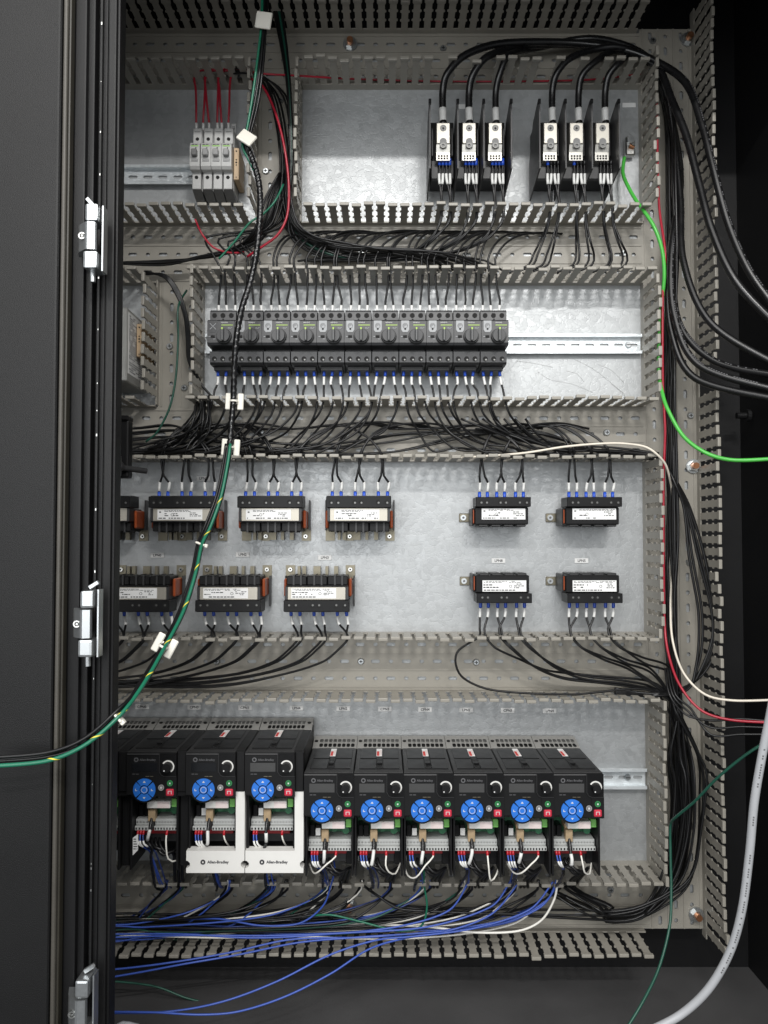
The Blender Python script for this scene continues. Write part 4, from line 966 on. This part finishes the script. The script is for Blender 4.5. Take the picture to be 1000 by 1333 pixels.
# the brand emblem and lettering on the fronts are there; wiring of each drive follows
for q, (o, k, i) in enumerate(DR):
    if q == 0: continue
    X, Z = o.location.x, o.location.z; nm = f'the {ORD[q-1]} fully visible motor drive'
    def D(x, z_, h): return (X + x, -h, Z + z_ - (.020 if z_ > -.125 else .012 if z_ > -.1595 else 0))
    bot = -.150 if k == 'A' else -.180; dz = bot + .150
    zs = PZ(1150, .08) - Z      # level of the slots below
    # network cable
    if q % 2 == 0 or q in (3, 7): obj('relay_label', B().box(.0138, .0210, -.108, -.097, .1411, .1415), 'paper', o)
    jx = rnd(-.0025, .0025)
    pl = [D(.0293, -.0800, .150), D(.0293, -.0900, .157), D(.0290, -.104, .166), D(.027 + rnd(-.006, .006), -.120, .167 + rnd(-.008, .004)), D(.0265 + rnd(-.010, .008), -.138, .158 + rnd(-.01, .01)), D(.024, -.155 + dz*.6, .14), D(.022 + rnd(-.006, .006), zs, .09), D(.02, zs - .02, .06)]
    c = wire(pl, .0023, 'cablejacket', f'black network cable with white marker plugged into {nm}', 'network cables of the drives', [(.024 + rnd(0, .008), .044 + rnd(0, .006), 'sleeve', 'marker_sleeve', 1.12)], cat='cable', name='network_cable', px=False, n=9)
    pb = B().box(-.0055, .0055, -.012, .006, -.006, .006, .0008); obj('plug', pb, 'plug', c, D(.0293, -.0800, .151)); obj('strain_relief', B().cyl((0, 0, 0), (0, -.006, -.012), .0036, .0029, n=10), 'dark_plastic', c, D(.0293, -.0915, .155))
    # white signal wire with red ferrule
    rx = .0500 + rnd(-.006, .006); loop = q in (1, 2, 3, 5, 7, 9); lz = rnd(-.010, .008)
    if k == 'B' and i in (2, 3): pl = [D(rx, -.1035, .155), D(rx, -.112, .160), D(rx + .002, -.130, .156), D(rx + .006, -.150, .135), D(rx + .006, -.17, .12)]
    elif loop: pl = [D(rx, -.1035, .155), D(rx, -.112, .162), D(rx - .001 + rnd(-.003, .003), -.130, .168), D(rx + .004, -.146 + lz, .165), D(rx + .014, -.153 + lz, .155), D(rx + .024, -.140, .13), D(rx + .03, -.15, .11)]
    else: pl = [D(rx, -.1035, .155), D(rx, -.112, .162), D(rx - .012, -.128 + lz*.3, .170), D(rx - .026, -.143 + lz, .168), D(rx - .036 + lz*.4, -.150 + lz*.6, .15), D(rx - .044, -.140, .13)]
    wire(pl, .0013, 'w_white', f'white wire with red ferrule leaving {nm}', 'white drive wires', [(.0, .0095, 'ferrule_red', 'ferrule', 1.5)], px=False)
    for t_ in range(3):
        x0 = .0095 + .0042*t_; e = rnd(-.003, .003)
        if t_ == 2 and q % 3 == 0: continue
        pl = [D(x0, -.1035, .155), D(x0, -.112, .161), D(x0 + .002 + e*.3, -.122, .164), D(x0 + .006 + e, -.136, .160), D(x0 + .012 + e, -.150 + dz*.5, .14), D(x0 + .016 + 2*e, zs + .012, .10), D(x0 + .015 + 2*e, zs - .014, .065)]
        wire(pl, .0012, 'w_blue' if t_ < 2 else 'w_dblue', f'blue control wire with red ferrule at {nm}, {ORD[t_]} terminal', 'blue drive wires', [(.0, .0085, 'ferrule_red', 'ferrule', 1.6), (.017, .030, 'sleeve', 'marker_sleeve', 1.25)], px=False)
    # heavy black motor leads under the drive
    if not (k == 'B' and i in (2, 3)):
        for t_ in range(3):
            x0 = .052 + .006*t_
            wire([D(x0 - .03, -.128, .12), D(x0 - .028, -.142, .135), D(x0 - .014, -.160 + .003*t_, .140), D(x0 + .002, -.158 + .003*t_, .125), D(x0 - .004, zs + .01, .09), D(x0 - .006, zs - .015, .06)], .0026, 'insul', f'black motor lead hanging under {nm}, {["left", "middle", "right"][t_]} one', 'black motor leads under the drives', px=False)
        obj('fastening_clamp', B().box(.060, .072, bot - .004, bot + .03, .08, .135, .001), 'black_plastic', o)
    if k == 'B' and i == 1:
        tg = thing('wire_tag', D(.009, -.112, .168), 'white paper flag tag hanging at the left open drive', 'tag'); obj('flag', B().prism([(-.004, .0), (.004, .006), (.004, -.018), (-.004, -.026)], 0, .0004), 'paper', tg); obj('print', dashes(B(), -.003, .003, -.018, .0, .0004, 5, 3), 'print_soft', tg)

# ---------------------------------------------------------------- wiring in the lowest duct and on the cabinet floor
slots = [(215, 'bkb'), (236, 'bkg'), (295, 'kwuu'), (302, 'kk'), (348, 'kgbk'), (355, 'uku'), (372, 'kk'), (422, 'ubgw'), (430, 'kwk'), (445, 'kkk'), (470, 'kwk'), (508, 'bkk'), (548, 'ugkw'), (560, 'bk'), (600, 'kgkw'), (612, 'kk'), (665, 'ukw'), (672, 'kw'), (700, 'kk'), (724, 'uwuk')]
CM = dict(b=('w_dblue', 'dark blue'), u=('w_blue', 'blue'), k=('insul', 'black'), w=('w_white', 'white'), g=('w_dgreen', 'dark green'))
for i, (x, cs) in enumerate(slots):
    for j, ch in enumerate(cs):
        m_, cn = CM[ch]; e = rnd(-4, 4); yy = 1196 + ((i*5 + j*7) % 26) - (4 if ch == 'k' else 0); h_ = .03 + .0022*((i*3 + j*5) % 22)
        pts = [(x + j*1.6, 1146, .085), (x - 1 + j*1.6, 1157, .075), (x - 16 + e, 1172, .06)]
        for dx, f in ((-60, .6), (-130, .9)):
            if x + dx > 190: pts.append((x + dx + e*3, 1172 + (yy - 1172)*f + e*.5, h_))
        xx = x - 230
        while xx > 190: pts.append((xx + e*4, yy + rnd(-3, 3), h_)); xx -= 110
        pts += [(165, yy + rnd(-3, 4), h_), (105, yy + rnd(-2, 10), h_)]
        if ch == 'k': bundle(pts, .002); continue
        qd = min(range(1, 10), key=lambda u: abs(x - (207 + 76*(u-1) if u < 4 else 429 + 64.3*(u-4))))
        wire(pts, .0014, m_, f'{cn} wire in lowest duct below {ORD[qd-1]} drive from left, {["inner", "second", "third", "outer"][j]} of bunch' + (', shifted right' if i % 2 else ''), 'wires in the lowest duct', step=.012)
blue = [[(724, 1148, .088), (712, 1172, .085), (670, 1195, .085), (580, 1211, .09), (480, 1220, .10), (380, 1223, .10), (300, 1240, .11), (230, 1252, .12), (160, 1261, .13), (95, 1266, .14)],
        [(727, 1148, .088), (705, 1180, .085), (650, 1203, .088), (560, 1214, .095), (470, 1220, .10), (390, 1227, .105), (310, 1243, .11), (240, 1255, .12), (170, 1268, .13), (95, 1280, .14)],
        [(720, 1148, .088), (690, 1184, .09), (620, 1208, .10), (540, 1219, .11), (490, 1224, .12), (430, 1243, .14), (360, 1278, .16), (290, 1304, .18), (220, 1317, .19), (140, 1319, .2), (90, 1320, .2)],
        [(676, 1148, .088), (640, 1190, .09), (580, 1213, .10), (525, 1222, .11), (480, 1236, .13), (430, 1268, .16), (370, 1298, .18), (310, 1317, .19), (260, 1321, .2), (200, 1318, .2), (90, 1317, .2)],
        [(664, 1148, .088), (640, 1180, .09), (560, 1206, .095), (460, 1214, .10), (350, 1218, .1), (240, 1218, .1), (95, 1222, .1)],
        [(610, 1148, .088), (585, 1185, .09), (520, 1206, .095), (430, 1216, .10), (330, 1221, .1), (230, 1216, .1), (95, 1217, .1)],
        [(432, 1110, .12), (436, 1130, .11), (431, 1152, .09), (420, 1180, .08), (390, 1202, .08), (340, 1205, .08), (280, 1196, .07), (150, 1200, .06)]]
bl = ['blue wire draped over the lowest duct lip and sloping down left, upper of two', 'blue wire draped over the lowest duct lip and sloping down left, lower of two', 'blue wire falling to the cabinet floor in a long curve, upper of two', 'blue wire falling to the cabinet floor in a long curve, lower of two', 'blue wire lying along the front lip of the lowest duct, right start', 'blue wire lying along the front lip of the lowest duct, middle start', 'blue wire looping down from under the first small drive']
for p, l in zip(blue, bl): wire(p, .0015, 'w_blue', l, 'blue wires in front of the lowest duct')
wire([(726, 1146, .09), (722, 1170, .09), (705, 1198, .09), (675, 1212, .09), (620, 1214, .09), (560, 1207, .085), (500, 1204, .07), (440, 1203, .06)], .0018, 'w_white', 'white wire curving down from the right end of the drives row')
wire([(553, 1120, .1), (552, 1150, .088), (556, 1180, .085), (548, 1206, .085), (520, 1212, .085), (470, 1200, .08), (430, 1191, .08), (400, 1193, .07)], .0016, 'w_green', 'green wire looping below the middle small drive')
wire([(120, 1276, .06), (165, 1279, .06), (205, 1285, .06), (245, 1300, .06), (285, 1308, .05)], .0017, 'w_dgreen', 'dark green wire lying on the cabinet floor at the left')
for i in range(16):
    y1 = 1180 + (i*5 % 17); rr_ = 866 + (i*13 % 50); h_ = .02 + .004*i
    x0 = [470, 700, 712, 728, 735, 742][i % 6]
    pts = [(x0, 1150, .07), (x0 + 18, 1164, .06), (x0 + 55, 1178 + i*.5, h_), (790, y1 + 4, h_), (835, y1 + 2 - i*.4, h_), (rr_ - 14, 1160 - i, h_), (rr_ + 4, 1110 - i*2, h_), (rr_ + 8, 1040 - 2*i, h_), (rr_ + 2, 985, h_), (880 + (i % 5), 925, h_), (870 + i % 7, 895, h_*.7)]
    bundle(pts, .002)
# tall right-hand duct: bundles
for i in range(10):
    a = 866 + i*1.6; h_ = .02 + .006*i
    bundle([(850 + i, 92, .03 + .002*i), (a - 2, 150, h_*.8), (a + 1, 240, h_), (a + 2, 340, h_), (a, 430, h_), (a - 1 + rnd(-1, 1), 520, h_), (a + 1, 600, h_), (a + rnd(-2, 3), 700, h_), (a + 1 + rnd(-2, 3), 790, h_), (a + 4, 870, h_), (a + 8 + rnd(-3, 5), 960, h_), (a + 10 + i, 1060, h_), (a + 2, 1140, h_), (840, 1186 + i*.6, h_)], .0022)
for i in range(6):
    e = i*3.2; h_ = .05 + .006*i
    wire([(862, 596, .05), (876, 618 + e*.3, h_), (898 - e*.5, 660, h_), (918 - e*(1.3 if i > 3 else 1), 720 + rnd(-6, 6), h_), (931 - e*(1.4 if i > 3 else .6), 790, h_), (934 - e*(1.5 if i > 3 else .7), 830, h_), (922 - e, 868 + rnd(-4, 4), h_), (895, 893 + e*.3, h_), (850, 903 + e*.2, .05), (800, 896 + e*.4, .04)], .0022, 'insul', f'black wire bowing right across the tall duct, {ORD[i]} from the outside', 'black wires bowing across the right duct')
for i in range(3): wire([(866 + i*3, 870, .06), (872 + i*4, 905, .09), (893 + i*3, 930 - i*4, .10), (925, 946 + i*9 - 8, .12), (965, 948 + i*10 - 12, .14), (1012, 940 + i*8, .16)], .0019, 'insul', f'thin black wire leaving right below the red wire, {ORD[i]} from the top', 'thin black wires leaving right')
wire([(855, 130, .050), (858, 265, .06), (866, 330, .078), (863, 380, .074), (863, 500, .074), (866, 560, .078), (864, 620, .074), (864, 700, .074), (865, 800, .074), (869, 845, .09), (884, 890, .10), (912, 924, .12), (950, 937, .14), (1012, 941, .16)], .0021, 'w_red', 'red wire running down the right duct and leaving to the right')
wire([(600, 596, .05), (680, 590, .088), (740, 581, .092), (800, 577, .092), (838, 581, .092), (855, 591, .095), (868, 608, .085), (876, 650, .05), (876, 720, .04), (873, 790, .06), (876, 835, .09), (890, 876, .10), (918, 904, .12), (955, 912, .14), (1012, 911, .16)], .0019, 'w_cream', 'cream white wire over the third duct, then down and out to the right')
wire([(1012, 958, .26), (975, 980, .24), (935, 1012, .21), (905, 1043, .18), (880, 1064, .15), (873, 1074, .13), (873, 1110, .13), (874, 1160, .14), (872, 1205, .16), (858, 1260, .19), (836, 1306, .22), (812, 1345, .24)], .0021, 'w_dgreen', 'dark green wire crossing the right duct and hanging to the floor')
gc = [(1012, 880, .32), (1003, 930, .31), (992, 985, .30), (982, 1045, .29), (976, 1110, .28), (966, 1185, .27), (950, 1240, .26), (922, 1288, .25), (885, 1322, .24), (840, 1345, .24)]
gco = wire(gc, .0056, 'cable_grey', 'thick light grey cable hanging down the right side to the floor', cat='cable', name='data_cable', n=16)
pth = smooth_path([P(*p) for p in gc]); s_ = arc(pth)[-1]; pb = B(); q = .1; r_ = random.Random(2)
while q < s_*.75:
    a_, b_ = cut(pth, q, q + .0030)[0], cut(pth, q, q + .0030)[-1]; d = (b_ - a_).normalized(); vv = Vector((-.25, -1, 0)); up = (vv - d*d.dot(vv)).normalized(); sd = d.cross(up); c_ = (a_ + b_)/2 + up*.00572
    pb.bm.faces.new([pb.bm.verts.new(c_ + d*u*.0011 + sd*v*.0010) for u, v in ((-1, -1), (1, -1), (1, 1), (-1, 1))]); q += .0036 if r_.random() < .8 else .009
    if r_.random() < .03: q += .04
obj('jacket_print', pb, 'print_soft', gco)
wire([(150, 1340, .2), (160, 1334, .2), (180, 1338, .2)], .005, 'cable_grey', 'grey cable end on the floor at the bottom left corner', cat='cable', name='data_cable')

# ---------------------------------------------------------------- vertical bundle left of the distribution blocks
for i in range(4):
    wire([(352 + i*3, -12, .06), (360 + i*3, 30, .06), (368 + i*2, 70, .06), (375 + i, 120, .065), (378 + i, 200, .06), (377 + i*.5, 270, .05), (380 + i*6, 310, .04), (420 + i*9, 333, .03), (520, 338, .02)], .0024, 'w_dgreen' if i == 2 else 'insul', 'dark green wire beside the duct wall left of the distribution blocks' if i == 2 else f'black wire descending along the duct wall left of the distribution blocks, {ORD[i]} from left')
wire([(326, 102, .07), (342, 112, .085), (358, 145, .09), (370, 190, .09), (376, 240, .085), (374, 280, .085), (362, 305, .085), (340, 322, .08), (322, 334, .07)], .0021, 'w_red', 'red wire arching through the short vertical duct')
wire([(369, 240, .085), (358, 262, .092), (343, 278, .092), (325, 290, .092), (305, 315, .085), (285, 337, .08)], .0018, 'w_green', 'green wire slanting down left across the second duct')
for i in range(12):
    e = i*1.9
    bundle([(372 - e*.4, 225, .03 + .004*i), (366 - e, 262, .035 + .004*i), (352 - e, 300, .035 + .004*i), (325 - e, 322, .05), (280 - e, 333, .045), (215, 340 + e*.2, .04), (140, 342, .03)], .0019)
for i in range(13):
    e = (i*7 % 13)*1.8; h_ = .02 + .0025*e; xe = 400 + i*7
    bundle([(368 + e*.35, 200, h_), (366 + e*.5, 255, h_), (368 + e*.9, 290, h_), (385 + e*1.3, 312 - e*.2, h_), (420 + e*1.4, 325 - e*.35, h_), (470 + e, 333 - e*.5, h_), (xe + 100, 335 - e*.35, h_), (xe + 150, 341, h_*.7), (xe + 170, 352, h_*.7)], .0018)

# ---------------------------------------------------------------- hanging harness to the door
up_ = [(346, -15, .17), (344, 28, .17), (340, 80, .165), (333, 130, .16), (324, 172, .155), (320, 190, .155)]
for i, (m_, n_) in enumerate((('insul', 'left black'), ('insul', 'middle black'), ('insul', 'right black'), ('w_green', 'green'), ('w_dgreen', 'dark green'))):
    dx = (-3.2, -.4, 3.0, -4.4, 2.4)[i]; dh = (.0, .004, .0, .004, -.004)[i]
    wire([(x + dx*(1 + .25*math.sin(k*2 + i)), y, h + dh) for k, (x, y, h) in enumerate(up_)] + [(325 + dx*.7, 204, .153), (333 + dx*.5, 222, .15)], .0021, m_, f'{n_} wire of the hanging harness above its spiral wrap')
sp = [(320, 188, .155), (328, 206, .152), (336, 232, .15), (339, 262, .15), (337, 300, .15), (333, 335, .15), (325, 370, .152), (314, 405, .155), (308, 440, .155), (305, 480, .15), (304, 520, .145), (301, 556, .145), (299, 584, .15)]
spath = smooth_path([P(*p) for p in sp], .0022)
lm = thing('cable_loom', (0, 0, 0), 'black spiral wrapped cable loom hanging in front of the motor protectors', 'cable loom')
def spiral(th, s):
    ph = (th/(2*PI) - s/.0098) % 1.0
    return .0050 if ph < .70 else .0034
obj('spiral_wrap', tube_mesh(spath, .005, 22, spiral), 'loom', lm)
def loop_path(off, dh=0):
    return [(299 + off, 578, .15 + dh), (296 + off, 600, .16 + dh), (287 + off*1.1, 645, .18 + dh), (273 + off*1.3, 685, .20 + dh), (262 + off, 708, .22 + dh), (254 + off*.9, 745, .25 + dh), (238 + off, 795, .29 + dh), (214 + off*.8, 842, .34 + dh), (185 + off, 892, .40 + dh), (155 + off*.6, 932, .445 + dh), (110 + off*.5, 970, .46 + dh), (60, 990 + off*.9, .465 + dh), (-20, 997 + off*1.0, .47 + dh)]
for i, (off, m_, n_, dh) in enumerate(((-5, 'insul', 'lowest black', 0), (-2.2, 'insul', 'black inner', .004), (2.6, 'insul', 'black outer', 0))):
    lp = loop_path(off*1.0, dh)
    if i: lp = [(x, y - (0 if k < 9 else 6 + i*2), h) for k, (x, y, h) in enumerate(lp)]
    wire(lp, .0020, m_, f'{n_} wire of the harness looping across to the door', 'harness wires to the door')
gp = loop_path(1.0, .006); gpath = smooth_path([P(*p) for p in gp], .004)
gw = wire(gp, .0024, 'w_green', 'green and yellow ground wire of the harness looping across to the door', n=10)
st = bmesh.new(); s_ = arc(gpath)[-1]; q = .09; r_ = random.Random(5); pb = B()
while q < s_ - .02:
    seg = cut(gpath, q, q + .014); d = (seg[-1] - seg[0]).normalized(); vv = Vector((0, -1, 0)); up = (vv - d*d.dot(vv)).normalized(); sd = d.cross(up)
    pv = []
    for k in range(7):
        a = -1.5 + 3.0*k/6; cp = seg[0].lerp(seg[-1], k/6); n_ = up*math.cos(a) + sd*math.sin(a)
        pv.append((pb.bm.verts.new(cp + n_*.00262 - d*.0016), pb.bm.verts.new(cp + n_*.00262 + d*.0016)))
    for A_, B_ in zip(pv, pv[1:]): pb.bm.faces.new((A_[0], A_[1], B_[1], B_[0]))
    q += r_.uniform(.035, .07)
obj('yellow_stripe', pb, 'w_yellow', gw)
def tie_pad(px, py, h, ang, label, w=.0245, l=.026, pair=False):
    o = thing('cable_tie_mount', P(px, py, h), label, 'cable tie mount', 'white cable tie mounts on the harness')
    if pair:
        for sx in (-1, 1): obj('pad', B().box(sx*.0095 - .0048, sx*.0095 + .0048, -.013, .013, -.006, -.0035, .0012), 'pad', o)
        obj('bridge', B().box(-.006, .006, -.004, .004, -.0065, -.005, .0005), 'pad', o)
    else: obj('pad', B().box(-w/2, w/2, -l/2, l/2, -.001, .0035, .0013), 'pad', o)
    b = B(); n = 14
    rr0, rr1 = .0058, .0066
    for k in range(n):
        a0, a1 = 2*PI*k/n, 2*PI*(k+1)/n
        b.prism([(rr0*math.cos(a0), rr0*math.sin(a0)), (rr1*math.cos(a0), rr1*math.sin(a0)), (rr1*math.cos(a1), rr1*math.sin(a1)), (rr0*math.cos(a1), rr0*math.sin(a1))], -.0014, .0014, 'xh')
    if pair: obj('tie', b, 'pad', o)
    o.rotation_euler = (0, math.radians(ang), 0)
    return o
tie_pad(343.5, 27, .182, 8, 'square white adhesive tie mount on the harness at the top edge'); tie_pad(321, 180, .165, 25, 'tilted white adhesive tie mount where the spiral wrap begins').rotation_euler = (math.radians(-25), math.radians(30), math.radians(10))
tie_pad(304.5, 522, .146, 2, 'white tie mount straddling the loom at the duct below the motor protectors', pair=True); tie_pad(299.5, 582, .15, 4, 'white tie mount at the lower end of the spiral wrap', pair=True); tie_pad(213, 841, .342, 28, 'white tie mount on the harness in front of the lower left reactors', pair=True)
def zip_tie(px, py, h, ang, label):
    o = thing('cable_tie', P(px, py, h), label, 'cable tie', 'small white cable ties')
    obj('strap', B().box(-.0075, .0075, -.0016, .0016, -.006, .006, .0012), 'pad', o); obj('head', B().box(.006, .011, -.0026, .0026, -.003, .004, .0008), 'pad', o)
    o.rotation_euler = (0, math.radians(ang), 0)
zip_tie(261.5, 708, .222, 20, 'small white cable tie on the harness below the upper reactors'); zip_tie(154, 933, .448, 48, 'small white cable tie on the harness at the frame edge')

finish_bundles()
